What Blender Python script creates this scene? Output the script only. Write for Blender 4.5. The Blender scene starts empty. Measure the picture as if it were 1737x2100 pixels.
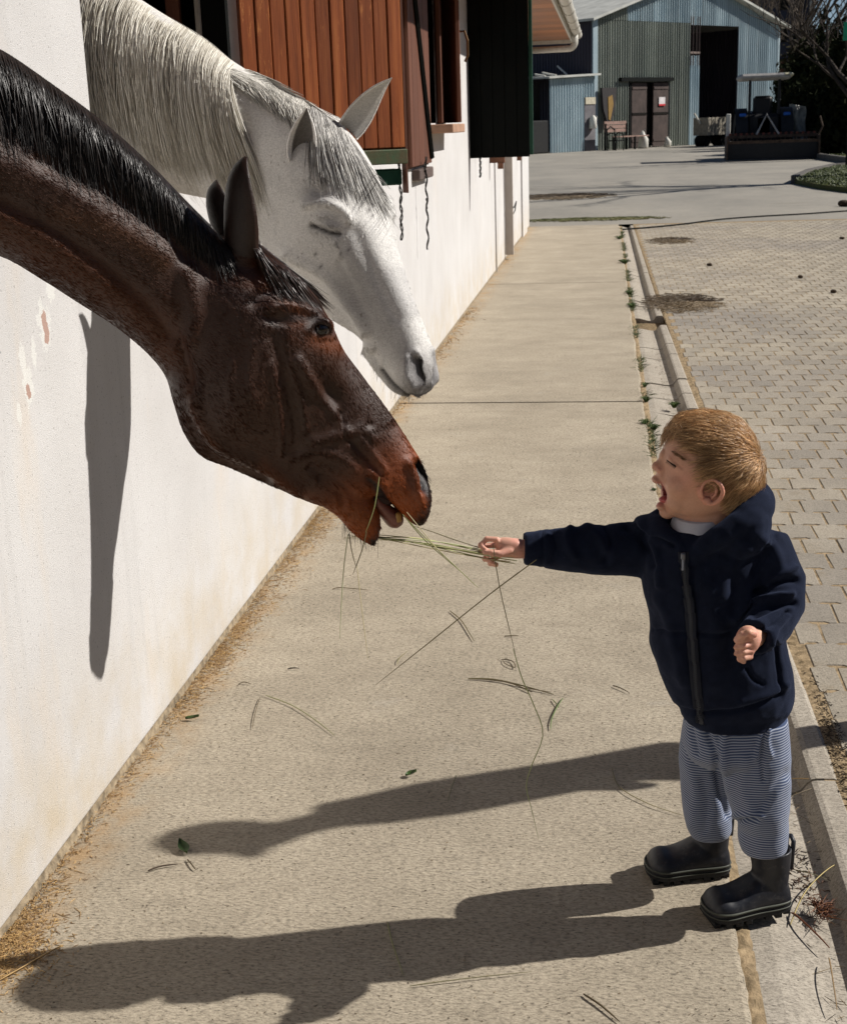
import bpy, bmesh, math, random
import numpy as np
from mathutils import Vector, Matrix
from math import sin, cos, pi, radians
random.seed(7); RS = np.random.RandomState(7)
S = bpy.context.scene
# ------------------------------------------------------------ camera
F, CX, CY, EYE = 2800.0, 868.5, 1050.0, 1.4
CAM = np.array([1.093, 0.0, EYE])
def _cam_axes(vp=(1247, 247), roll=2.0):
    d = np.array([(vp[0]-CX)/F, (vp[1]-CY)/F, 1.]); d /= np.linalg.norm(d)
    r = radians(roll); h = np.array([cos(r), -sin(r), 0.])
    n = np.cross(d, h); n /= np.linalg.norm(n)
    if n[1] > 0: n = -n
    return np.stack([np.cross(d, n), d, n], 1)
MC = _cam_axes()
cd = bpy.data.cameras.new('camera'); cam = bpy.data.objects.new('camera', cd); S.collection.objects.link(cam)
right, down, fwd = MC[0], MC[1], MC[2]
cam.matrix_world = Matrix(((right[0], -down[0], -fwd[0], CAM[0]), (right[1], -down[1], -fwd[1], CAM[1]), (right[2], -down[2], -fwd[2], CAM[2]), (0, 0, 0, 1)))
cd.sensor_fit = 'VERTICAL'; cd.sensor_height = 24; cd.sensor_width = 24; cd.lens = F/2100*24
cd.clip_start = .05; cd.clip_end = 2000
cd.dof.use_dof = True; cd.dof.focus_distance = 2.35; cd.dof.aperture_fstop = 15
S.camera = cam
# ------------------------------------------------------------ light
SUN = np.array([.752, .205, .624]); SUN /= np.linalg.norm(SUN)
w = bpy.data.worlds.new('World'); S.world = w; w.use_nodes = True
nt = w.node_tree; nt.nodes.clear()
sky = nt.nodes.new('ShaderNodeTexSky'); sky.sky_type = 'NISHITA'; sky.sun_disc = False
sky.sun_elevation = math.asin(SUN[2]); sky.sun_rotation = math.atan2(SUN[0], SUN[1])
sky.air_density = .6; sky.dust_density = .3
bg = nt.nodes.new('ShaderNodeBackground'); bg.inputs['Strength'].default_value = .05
wo = nt.nodes.new('ShaderNodeOutputWorld')
nt.links.new(sky.outputs[0], bg.inputs[0]); nt.links.new(bg.outputs[0], wo.inputs[0])
sl = bpy.data.lights.new('sun', 'SUN'); sl.energy = 5.0; sl.angle = radians(.6); sl.color = (1, .955, .89)
so = bpy.data.objects.new('sun', sl); S.collection.objects.link(so)
so.rotation_euler = Vector(SUN).to_track_quat('Z', 'Y').to_euler(); so.location = (4, 4, 8)
S.view_settings.view_transform = 'Standard'; S.view_settings.look = 'None'; S.view_settings.gamma = 1
S.view_settings.exposure = 0.30; S.view_settings.use_curve_mapping = False
S.render.resolution_x = 846; S.render.resolution_y = 1024
# ------------------------------------------------------------ helpers
COL = S.collection
def ray(px, py): return MC.T @ np.array([(px-CX)/F, (py-CY)/F, 1.])
def onplane(px, py, O, N):          # where a sight line meets a plane that stands in the scene
    r = ray(px, py); t = np.dot(O-CAM, N)/np.dot(r, N); return CAM+t*r
def ground(px, py, z=0.): r = ray(px, py); return CAM+r*(z-CAM[2])/r[2]
def atY(px, py, y): r = ray(px, py); return CAM+r*(y/r[1])
def atX(px, py, x=0.): r = ray(px, py); return CAM+r*((x-CAM[0])/r[0])
def toimg(P):                        # metres -> photograph units (used as a flat map on side-view parts)
    c = (np.asarray(P)-CAM) @ MC.T
    return np.stack([CX+F*c[..., 0]/c[..., 2], CY+F*c[..., 1]/c[..., 2]], -1)
def link(o): COL.objects.link(o); return o
def tag(o, label=None, cat=None, group=None, kind=None):
    if label: o['label'] = label
    if cat: o['category'] = cat
    if group: o['group'] = group
    if kind: o['kind'] = kind
    return o
def empty(name, loc=(0, 0, 0), **k):
    o = bpy.data.objects.new(name, None); o.location = loc; o.empty_display_size = .1; link(o); return tag(o, **k)
def mesh(name, V, Fc, mat=None, parent=None, smooth=False, cols=None, **k):
    me = bpy.data.meshes.new(name)
    V = np.asarray(V, float)
    if parent is not None and parent.type == 'EMPTY' and parent.parent is None:
        V = V-np.array(parent.location)
    me.from_pydata(V.tolist(), [], [tuple(int(i) for i in f) for f in Fc] if not isinstance(Fc, np.ndarray) else Fc.tolist())
    if cols is not None:
        a = me.color_attributes.new('col', 'FLOAT_COLOR', 'POINT')
        c = np.ones((len(V), 4)); c[:, :3] = cols; a.data.foreach_set('color', c.ravel())
    if mat:
        me.materials.append(mat)
    if smooth: me.shade_smooth()
    o = bpy.data.objects.new(name, me); link(o)
    if parent is not None: o.parent = parent
    return tag(o, **k)
class MB:                            # collects simple shapes, builds them as one mesh
    def __init__(s): s.V = []; s.F = []
    def add(s, V, Fc):
        b = len(s.V); s.V += [tuple(v) for v in V]; s.F += [tuple(b+i for i in f) for f in Fc]; return s
    def box(s, c, d, rz=0., bev=0., R=None):
        hx, hy, hz = d[0]/2, d[1]/2, d[2]/2
        if bev > 0:
            b = min(bev, hx*.9, hy*.9, hz*.9)
            P = []
            for sx in (-1, 1):
                for sy in (-1, 1):
                    for sz in (-1, 1):
                        P += [(sx*(hx-b), sy*(hy-b), sz*hz), (sx*(hx-b), sy*hy, sz*(hz-b)), (sx*hx, sy*(hy-b), sz*(hz-b))]
            bm = bmesh.new(); [bm.verts.new(p) for p in P]
            bmesh.ops.convex_hull(bm, input=bm.verts[:]); bmesh.ops.dissolve_limit(bm, angle_limit=.01, verts=bm.verts[:], edges=bm.edges[:])
            bm.verts.index_update(); P = [tuple(v.co) for v in bm.verts]; Fc = [tuple(v.index for v in f.verts) for f in bm.faces]; bm.free()
        else:
            P = [(x*hx, y*hy, z*hz) for x in (-1, 1) for y in (-1, 1) for z in (-1, 1)]
            Fc = [(0, 1, 3, 2), (4, 6, 7, 5), (0, 4, 5, 1), (2, 3, 7, 6), (0, 2, 6, 4), (1, 5, 7, 3)]
        P = np.array(P)
        if R is not None: P = P @ np.asarray(R).T
        elif rz: P = P @ np.array([[cos(rz), sin(rz), 0], [-sin(rz), cos(rz), 0], [0, 0, 1]])
        return s.add(P+np.array(c), Fc)
    def tube(s, pts, r, n=6, cap=True):
        pts = np.asarray(pts, float); m = len(pts); r = np.ones(m)*r if np.isscalar(r) else np.asarray(r)
        T = np.gradient(pts, axis=0); T /= np.linalg.norm(T, axis=1)[:, None]+1e-12
        up = np.array([0, 0, 1.]) if abs(T[0][2]) < .9 else np.array([1., 0, 0])
        V = []
        for i in range(m):
            a = np.cross(T[i], up); a /= np.linalg.norm(a)+1e-12; b = np.cross(a, T[i]); up = b
            for k in range(n):
                t = 2*pi*k/n; V.append(pts[i]+r[i]*(cos(t)*a+sin(t)*b))
        Fc = [(i*n+k, (i+1)*n+k, (i+1)*n+(k+1) % n, i*n+(k+1) % n) for i in range(m-1) for k in range(n)]
        if cap: Fc += [tuple(range(n)), tuple((m-1)*n+k for k in reversed(range(n)))]
        return s.add(V, Fc)
    def cyl(s, a, b, r, n=12, r2=None): return s.tube([a, b], [r, r if r2 is None else r2], n)
    def ell(s, c, r, R=None, n=16, m=10):
        V = [(0, 0, 1)]+[(sin(pi*i/m)*cos(2*pi*j/n), sin(pi*i/m)*sin(2*pi*j/n), cos(pi*i/m)) for i in range(1, m) for j in range(n)]+[(0, 0, -1)]
        V = np.array(V)*np.array(r)
        if R is not None: V = V @ np.asarray(R).T
        Fc = [(0, 1+j, 1+(j+1) % n) for j in range(n)]
        Fc += [(1+i*n+j, 1+(i+1)*n+j, 1+(i+1)*n+(j+1) % n, 1+i*n+(j+1) % n) for i in range(m-2) for j in range(n)]
        L = len(V)-1; Fc += [(L, 1+(m-2)*n+(j+1) % n, 1+(m-2)*n+j) for j in range(n)]
        return s.add(V+np.array(c), Fc)
    def quad(s, a, b, c, d): return s.add([a, b, c, d], [(0, 1, 2, 3)])
    def sheet(s, X, Y, Z):           # grid surface
        n, m = X.shape; V = np.stack([X, Y, Z], -1).reshape(-1, 3)
        return s.add(V, [(i*m+j, (i+1)*m+j, (i+1)*m+j+1, i*m+j+1) for i in range(n-1) for j in range(m-1)])
    def build(s, name, mat, parent=None, smooth=False, **k): return mesh(name, s.V, s.F, mat, parent, smooth, **k)
# ------------------------------------------------------------ materials
MATS = {}
def nodes(name):
    m = bpy.data.materials.new(name); m.use_nodes = True; t = m.node_tree
    p = t.nodes['Principled BSDF']; return m, t, p
def N(t, kind, **k):
    n = t.nodes.new(kind)
    for a, b in k.items():
        if a in n.inputs.keys() if hasattr(n.inputs, 'keys') else False: n.inputs[a].default_value = b
        else: setattr(n, a, b)
    return n
def L(t, a, b): t.links.new(a, b)
def ramp(t, fac, stops):
    r = t.nodes.new('ShaderNodeValToRGB'); e = r.color_ramp.elements
    while len(e) < len(stops): e.new(.5)
    for i, (p, c) in enumerate(stops): e[i].position = p; e[i].color = (c[0], c[1], c[2], 1) if not np.isscalar(c) else (c, c, c, 1)
    L(t, fac, r.inputs[0]); return r.outputs[0]
def noise(t, scale, detail=4, rough=.55, vec=None, stretch=None, coord='Object'):
    n = t.nodes.new('ShaderNodeTexNoise'); n.inputs['Scale'].default_value = scale; n.inputs['Detail'].default_value = detail; n.inputs['Roughness'].default_value = rough
    if vec is None:
        c = t.nodes.new('ShaderNodeTexCoord') if coord == 'Object' else t.nodes.new('ShaderNodeNewGeometry')
        vec = c.outputs['Object'] if coord == 'Object' else c.outputs['Position']
    if stretch:
        mp = t.nodes.new('ShaderNodeMapping'); mp.inputs['Scale'].default_value = stretch; L(t, vec, mp.inputs[0]); vec = mp.outputs[0]
    L(t, vec, n.inputs['Vector']); return n.outputs['Fac']
def mix(t, fac, a, b, mode='MIX'):
    m = t.nodes.new('ShaderNodeMix'); m.data_type = 'RGBA'; m.blend_type = mode
    for s_, v in ((0, fac), (6, a), (7, b)):
        if hasattr(v, 'links'): L(t, v, m.inputs[s_])
        elif np.isscalar(v): m.inputs[s_].default_value = v if s_ == 0 else (v, v, v, 1)
        else: m.inputs[s_].default_value = (v[0], v[1], v[2], 1)
    return m.outputs[2]
def bump(t, p, h, dist=.01, strength=.5, prev=None):
    b = t.nodes.new('ShaderNodeBump'); b.inputs['Distance'].default_value = dist; b.inputs['Strength'].default_value = strength
    L(t, h, b.inputs['Height'])
    if prev is not None: L(t, prev, b.inputs['Normal'])
    if p is not None: L(t, b.outputs[0], p.inputs['Normal'])
    return b.outputs[0]
def sep(t, vec=None):
    s_ = t.nodes.new('ShaderNodeSeparateXYZ')
    if vec is None: vec = t.nodes.new('ShaderNodeNewGeometry').outputs['Position']
    L(t, vec, s_.inputs[0]); return s_.outputs
def maprange(t, v, a, b, c=0., d=1.):
    m = t.nodes.new('ShaderNodeMapRange'); m.interpolation_type = 'SMOOTHSTEP'
    L(t, v, m.inputs[0])
    for i, x in zip((1, 2, 3, 4), (a, b, c, d)): m.inputs[i].default_value = x
    return m.outputs[0]
def mth(t, op, a, b=0.):
    m = t.nodes.new('ShaderNodeMath'); m.operation = op
    for i, v in enumerate((a, b)):
        if hasattr(v, 'links'): L(t, v, m.inputs[i])
        else: m.inputs[i].default_value = v
    return m.outputs[0]
def mat(name, col, rough=.8, spec=.3, metal=0., var=.15, scale=8, bmp=0., bscale=60, stretch=None, alt=None, sheen=0., coord='Pos', island=False):
    if name in MATS: return MATS[name]
    m, t, p = nodes(name)
    alt = alt or tuple(c*(1-var*2) for c in col)
    f = noise(t, scale, 5, .6, stretch=stretch, coord=coord)
    c = ramp(t, f, [(.3, alt), (.7, tuple(min(1, x*(1+var*.5)) for x in col))])
    if island:
        oi = t.nodes.new('ShaderNodeObjectInfo'); r = ramp(t, oi.outputs['Random'], [(0, 1-island), (1, 1+island*.4)])
        c = mix(t, 1., c, r, 'MULTIPLY')
    L(t, c, p.inputs['Base Color']); p.inputs['Roughness'].default_value = rough; p.inputs['Specular IOR Level'].default_value = spec; p.inputs['Metallic'].default_value = metal
    if sheen: p.inputs['Sheen Weight'].default_value = sheen
    if bmp: bump(t, p, noise(t, bscale, 6, .65, stretch=stretch, coord=coord), .004, bmp)
    MATS[name] = m; return m
# ------------------------------------------------------------ organic modelling tools
from mathutils.bvhtree import BVHTree
def crom(P, n):                       # smooth interpolation of rows of P at n stations
    P = np.asarray(P, float); m = len(P); t = np.linspace(0, m-1, n); i = np.minimum(t.astype(int), m-2); f = (t-i)[:, None]
    g = lambda k: P[np.clip(k, 0, m-1)]
    p0, p1, p2, p3 = g(i-1), g(i), g(i+1), g(i+2)
    return .5*(2*p1+(p2-p0)*f+(2*p0-5*p1+4*p2-p3)*f**2+(3*p1-p0-3*p2+p3)*f**3)
def loft(mb, rows, n, seg=40):
    """rows: top(3) bottom(3) side(3) halfwidth, bulk exponent, upper bias"""
    R = crom(rows, n); V = []
    for r in R:
        a, b, s_ = r[0:3], r[3:6], r[6:9]; s_ = s_/np.linalg.norm(s_); w_, ex, bi = r[9:12]
        mid = (a+b)/2; h = (a-b)/2
        for k in range(seg):
            th = 2*pi*k/seg; c, s2 = cos(th), sin(th)
            cc = np.sign(c)*abs(c)**(2/ex); ss = np.sign(s2)*abs(s2)**(2/ex)
            V.append(mid+h*cc+s_*w_*ss*(1+bi*cc))
    m = len(R); Fc = [(i*seg+k, i*seg+(k+1) % seg, (i+1)*seg+(k+1) % seg, (i+1)*seg+k) for i in range(m-1) for k in range(seg)]
    Fc += [tuple(range(seg))[::-1], tuple((m-1)*seg+k for k in range(seg))]
    return mb.add(V, Fc)
def fuse(mb, voxel, smooth=4):        # weld overlapping closed shapes into one skin
    me = bpy.data.meshes.new('tmp'); me.from_pydata([tuple(v) for v in mb.V], [], mb.F)
    bm = bmesh.new(); bm.from_mesh(me); bmesh.ops.recalc_face_normals(bm, faces=bm.faces[:]); bm.to_mesh(me); bm.free()
    o = bpy.data.objects.new('tmp', me); link(o)
    m = o.modifiers.new('r', 'REMESH'); m.mode = 'VOXEL'; m.voxel_size = voxel; m.adaptivity = 0
    if smooth: s_ = o.modifiers.new('s', 'SMOOTH'); s_.factor = .5; s_.iterations = smooth
    dg = bpy.context.evaluated_depsgraph_get(); me2 = bpy.data.meshes.new_from_object(o.evaluated_get(dg))
    bpy.data.objects.remove(o); bpy.data.meshes.remove(me)
    V = np.empty(len(me2.vertices)*3); me2.vertices.foreach_get('co', V)
    return me2, V.reshape(-1, 3)
def normals(me):
    n = np.empty(len(me.vertices)*3); me.vertex_normals.foreach_get('vector', n); return n.reshape(-1, 3)
def setco(me, V): me.vertices.foreach_set('co', V.ravel()); me.update()
def relax(me, V, mask, it=2):
    E_ = np.empty(len(me.edges)*2, int); me.edges.foreach_get('vertices', E_); E_ = E_.reshape(-1, 2); cnt_ = np.bincount(E_.ravel(), minlength=len(V))[:, None]
    for _ in range(it):
        A = np.zeros_like(V); np.add.at(A, E_[:, 0], V[E_[:, 1]]); np.add.at(A, E_[:, 1], V[E_[:, 0]]); V = V+(A/np.maximum(cnt_, 1)-V)*.5*mask[:, None]
    return V
def setcol(me, c):
    a = me.color_attributes.new('col', 'FLOAT_COLOR', 'POINT'); q = np.ones((len(me.vertices), 4)); q[:, :3] = c; a.data.foreach_set('color', q.ravel())
def segdist(Q, pl):
    pl = np.asarray(pl, float); best = np.full(len(Q), 1e9)
    for a, b in zip(pl[:-1], pl[1:]):
        d = b-a; t = np.clip(((Q-a) @ d)/(d @ d), 0, 1); best = np.minimum(best, np.linalg.norm(Q-(a+t[:, None]*d), axis=1))
    return best
def gl(Q, pl, s_): 
    pl = crom(pl, len(pl)*5) if len(pl) > 2 else pl
    return np.exp(-(segdist(Q, pl)/s_)**2)
def gb(Q, c, rx, ry, rot=0):
    d = Q-np.array(c); c_, s_ = cos(rot), sin(rot); u = (d[:, 0]*c_+d[:, 1]*s_)/rx; v = (-d[:, 0]*s_+d[:, 1]*c_)/ry
    return np.exp(-(u*u+v*v))
def sstep(x, a, b): t = np.clip((x-a)/(b-a), 0, 1); return t*t*(3-2*t)
_ng = RS.rand(64, 64, 64).astype(np.float32)
def vnoise(P, sc):
    q = P*sc; i = np.floor(q).astype(int); f = q-i; f = f*f*(3-2*f); r = 0
    for dx in (0, 1):
        for dy in (0, 1):
            for dz in (0, 1):
                w_ = (f[:, 0] if dx else 1-f[:, 0])*(f[:, 1] if dy else 1-f[:, 1])*(f[:, 2] if dz else 1-f[:, 2])
                r = r+w_*_ng[(i[:, 0]+dx) % 64, (i[:, 1]+dy) % 64, (i[:, 2]+dz) % 64]
    return r
def fbm(P, sc, o=4): return sum(vnoise(P+i*3.7, sc*2**i)*.5**i for i in range(o))/(2-.5**(o-1))
def finish(me, V, name, mat_, parent, cols=None, **k):
    loc = np.array(parent.location) if parent is not None else np.zeros(3)
    setco(me, V-loc)
    if cols is not None: setcol(me, cols)
    me.materials.clear(); me.materials.append(mat_); me.shade_smooth(); me.name = name
    o = bpy.data.objects.new(name, me); link(o)
    if parent is not None: o.parent = parent
    return tag(o, **k)
def strands(name, paths, r0, mat_, parent, cols=None, rtip=.25):
    """many tapered three-sided hairs in one mesh; paths (n, k, 3)"""
    P = np.asarray(paths, float); n, k, _ = P.shape; T = np.gradient(P, axis=1); T /= np.linalg.norm(T, axis=2)[..., None]+1e-9
    up = RS.normal(0, 1, (n, 1, 3)); A = np.cross(T, up); A /= np.linalg.norm(A, axis=2)[..., None]+1e-9; B = np.cross(T, A)
    rr = (np.asarray(r0) if not np.isscalar(r0) else np.full(n, r0))[:, None, None]*np.interp(np.linspace(0, 1, k), [0, .15, .7, 1], [.6, 1, .85, rtip])[None, :, None]
    V = np.stack([P+rr*(cos(a)*A+sin(a)*B) for a in (0, 2*pi/3, 4*pi/3)], 2).reshape(-1, 3)
    if parent is not None: V = V-np.array(parent.location)
    base = (np.arange(n)*k*3)[:, None, None]+(np.arange(k-1)*3)[None, :, None]; j = np.arange(3)[None, None, :]; j2 = (j+1) % 3
    Fc = np.stack([base+j, base+j2, base+3+j2, base+3+j], -1).reshape(-1, 4)
    me = bpy.data.meshes.new(name); me.vertices.add(len(V)); me.vertices.foreach_set('co', V.ravel())
    me.loops.add(Fc.size); me.loops.foreach_set('vertex_index', Fc.ravel().astype(np.int32)); me.polygons.add(len(Fc))
    me.polygons.foreach_set('loop_start', np.arange(0, Fc.size, 4, dtype=np.int32)); me.update(calc_edges=True)
    if cols is not None: setcol(me, np.repeat(np.asarray(cols), k*3, axis=0))
    me.materials.append(mat_); me.shade_smooth(); o = bpy.data.objects.new(name, me); link(o)
    if parent is not None: o.parent = parent
    return o
def coat_mat(name, rough=.45, spec=.5, sheen=.0, b=.25, fscale=260, flow=(1, 1, .25)):
    m, t, p = nodes(name); a = t.nodes.new('ShaderNodeAttribute'); a.attribute_name = 'col'; P = t.nodes.new('ShaderNodeNewGeometry').outputs['Position']
    f = noise(t, fscale, 5, .7, vec=P, stretch=flow)
    c = mix(t, 1., a.outputs['Color'], ramp(t, f, [(.3, .72), (.7, 1.28)]), 'MULTIPLY'); L(t, c, p.inputs['Base Color'])
    rr = ramp(t, noise(t, 40, 4, .6, vec=P), [(.3, rough-.07), (.7, rough+.12)]); L(t, rr, p.inputs['Roughness'])
    p.inputs['Specular IOR Level'].default_value = spec; p.inputs['Sheen Weight'].default_value = sheen; p.inputs['Sheen Roughness'].default_value = .4
    bump(t, p, f, .0025, b); return m
def hair_mat(name, rough=.35, spec=.5):
    m, t, p = nodes(name); a = t.nodes.new('ShaderNodeAttribute'); a.attribute_name = 'col'
    L(t, a.outputs['Color'], p.inputs['Base Color']); p.inputs['Roughness'].default_value = rough; p.inputs['Specular IOR Level'].default_value = spec; return m
M_HAIR = hair_mat('horse_hair', .38, .4); M_WHAIR = hair_mat('pale_hair', .55, .3)
def glossy(name, col, rough=.08):
    m, t, p = nodes(name); p.inputs['Base Color'].default_value = (*col, 1); p.inputs['Roughness'].default_value = rough; p.inputs['Specular IOR Level'].default_value = .6; return m
M_EYE = glossy('dark_eye', (.006, .004, .004))
def plane_dir(beta): b = radians(beta); return np.array([sin(b), -cos(b), 0.])       # normal on the camera side; beta>0 turns the nose away
def surf_caster(me, V):
    F_ = [tuple(p.vertices) for p in me.polygons]; return BVHTree.FromPolygons([tuple(v) for v in V], F_)
def ear(name, B, T, W, Fv, col_in, col_out, mat_, parent, A=1.9, bend=0., edge=None, pr=(.80, .92, 1.06, 1.08, .93, .66, .36, .04)):
    """cupped leaf: base B, tip T, width W, opening faces Fv"""
    B, T, Fv = map(lambda q: np.asarray(q, float), (B, T, Fv)); ax = T-B; ln = np.linalg.norm(ax); ax /= ln; Fv = Fv-ax*(Fv @ ax); Fv /= np.linalg.norm(Fv); sd = np.cross(ax, Fv)
    ts = np.linspace(0, 1, 26); na = 15
    prof = np.interp(ts, [0, .12, .3, .5, .7, .85, .95, 1], pr)*W/2; prof = np.convolve(np.pad(prof, 1, mode='edge'), [.25, .5, .25], 'valid')
    aa = np.interp(ts, [0, .25, .6, 1], [1.25, 1., .75, .5])*A*.75
    rows = []
    for inner in (0, 1):
        g = np.zeros((26, na, 3))
        for i, t in enumerate(ts):
            for j in range(na):
                a = (j/(na-1)*2-1)*aa[i]; rad = prof[i]/max(sin(min(aa[i], pi/2)), .5)-(0.0035 if inner else 0)*min(1, (1-t)*6+.15)
                g[i, j] = B+ax*ln*t+sd*rad*sin(a)-Fv*(rad*cos(a)-prof[i]*.5)+Fv*bend*t*t*ln+sd*0
        rows.append(g)
    V = np.concatenate([rows[0].reshape(-1, 3), rows[1].reshape(-1, 3)]); n_ = 26*na; Fc = []
    for i in range(25):
        for j in range(na-1):
            q = (i*na+j, i*na+j+1, (i+1)*na+j+1, (i+1)*na+j); Fc.append(q); Fc.append(tuple(n_+x for x in q[::-1]))
        for j in (0, na-1): q = (i*na+j, (i+1)*na+j, n_+(i+1)*na+j, n_+i*na+j); Fc.append(q)
    for j in range(na-1): Fc.append((25*na+j, 25*na+j+1, n_+25*na+j+1, n_+25*na+j)); Fc.append((j, n_+j, n_+j+1, j+1))
    C = np.zeros((2*n_, 3)); C[:n_] = col_out; C[n_:] = col_in
    if edge is not None:
        for o_ in (0, n_):
            for i in range(26):
                for j in (0, 1, 2, na-3, na-2, na-1): C[o_+i*na+j] = edge
    me_o = mesh(name, V, Fc, mat_, parent, True, cols=C)
    return me_o, B, ax, ln, Fv, sd, prof
def hcols(n, a, b, seed=0): r_ = np.random.RandomState(seed); f = r_.rand(n, 1)**1.3; return np.array(a)*(1-f)+np.array(b)*f
def mirror_img(V, O, Nn): lat_ = (V-O) @ Nn; return toimg(V-2*np.minimum(lat_, 0)[:, None]*Nn)      # seen-at coordinates, same on both flanks
def fur(name, me, loc, C, flow, n, ln, r, mat_, parent, seed=1, keep=None, lift=.22, rnd=.25, k=4, var=(.65, 1.45)):
    """short coat hairs lying along the skin; flow(P) -> 3-D direction"""
    V = np.empty(len(me.vertices)*3); me.vertices.foreach_get('co', V); V = V.reshape(-1, 3)+np.array(loc); Nn = normals(me); r_ = np.random.RandomState(seed)
    w_ = np.ones(len(V)) if keep is None else keep.astype(float); i = r_.choice(len(V), n, p=w_/w_.sum()); P = V[i]+r_.normal(0, .0016, (n, 3)); N_ = Nn[i]; P = P-N_*((P-V[i])*N_).sum(1)[:, None]
    d = flow(P); d = d+rnd*np.linalg.norm(d, axis=1)[:, None]*r_.normal(0, 1, (n, 3)); d = d-N_*(d*N_).sum(1)[:, None]; d /= np.linalg.norm(d, axis=1)[:, None]+1e-9
    L_ = ln*r_.uniform(.6, 1.3, (n, 1)); t = np.linspace(0, 1, k)[None, :, None]; X = P[:, None]+d[:, None]*L_[:, None]*t+N_[:, None]*(lift*L_[:, None]*(t-.55*t*t)-.0008)
    c = np.clip(C[i]*r_.uniform(*var, (n, 1)), 0, .9); return strands(name, X, r, mat_, parent, c, rtip=.3)
# ------------------------------------------------------------ setting materials
def plaster_mat():
    m, t, p = nodes('plaster'); P = t.nodes.new('ShaderNodeNewGeometry').outputs['Position']; x, y, z = sep(t, P)
    big = noise(t, 1.6, 4, .6, vec=P); base = ramp(t, big, [(.3, (.53, .515, .505)), (.7, (.62, .61, .605))])
    st = noise(t, 2.2, 5, .6, vec=P, stretch=(1, 1.2, .35))          # warm rain and mud stains
    warm = ramp(t, st, [(.58, 0.), (.80, .65)]); near = maprange(t, y, 3.0, 4.6, .9, .3)
    low = maprange(t, z, .02, .5, 1., .0)
    wf = mth(t, 'MULTIPLY', warm, near); c = mix(t, wf, base, (.66, .52, .36))
    lowf = mth(t, 'MULTIPLY', low, ramp(t, noise(t, 5, 5, .6, vec=P), [(.35, 0.), (.7, .8)])); c = mix(t, lowf, c, (.5, .42, .3))
    streak = ramp(t, noise(t, 14, 3, .6, vec=P, stretch=(1, 1, .06)), [(.55, 0.), (.8, .5)]); c = mix(t, streak, c, (.46, .45, .44))
    sc_ = ramp(t, noise(t, 5.5, 7, .8, vec=P, stretch=(1, .5, 1.6)), [(.63, 0.), (.70, .5)]); c = mix(t, mth(t, 'MULTIPLY', sc_, maprange(t, z, .9, .1, 0., 1.)), c, (.36, .32, .27)); spk = ramp(t, noise(t, 200, 3, .6, vec=P, stretch=(1, 1, .7)), [(.30, 1.), (.38, 0.)]); c = mix(t, mth(t, 'MULTIPLY', spk, .75), c, (.17, .16, .15))
    spw = ramp(t, noise(t, 120, 4, .7, vec=P), [(.6, 0.), (.75, .5)]); c = mix(t, spw, c, (.72, .71, .70))
    pn = noise(t, 38, 4, .7, vec=P)
    for i_, (px_, py_, ry_, rz_) in enumerate([(92, 668, .030, .058), (60, 790, .026, .048), (48, 740, .016, .040), (104, 590, .02, .034), (70, 720, .012, .03), (40, 850, .010, .03), (94, 670, .016, .038), (60, 802, .011, .016)]):
        q_ = atX(px_, py_); dy = mth(t, 'DIVIDE', mth(t, 'SUBTRACT', y, float(q_[1])), ry_); dz = mth(t, 'DIVIDE', mth(t, 'SUBTRACT', z, float(q_[2])), rz_)
        rr = mth(t, 'SQRT', mth(t, 'ADD', mth(t, 'MULTIPLY', dy, dy), mth(t, 'MULTIPLY', dz, dz))); rr = mth(t, 'ADD', rr, mth(t, 'MULTIPLY', mth(t, 'SUBTRACT', pn, .5), 2.6))
        f_ = maprange(t, rr, .80, .95, .9 if i_ > 5 else .7, 0.); c = mix(t, f_, c, (.40, .25, .20) if i_ > 5 else (.70, .70, .67))
    L(t, c, p.inputs['Base Color']); p.inputs['Roughness'].default_value = .9; p.inputs['Specular IOR Level'].default_value = .15
    b1 = bump(t, None, noise(t, 420, 4, .75, vec=P), .0028, .9); bump(t, p, noise(t, 9, 3, .5, vec=P), .006, .15, prev=b1)
    return m
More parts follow.
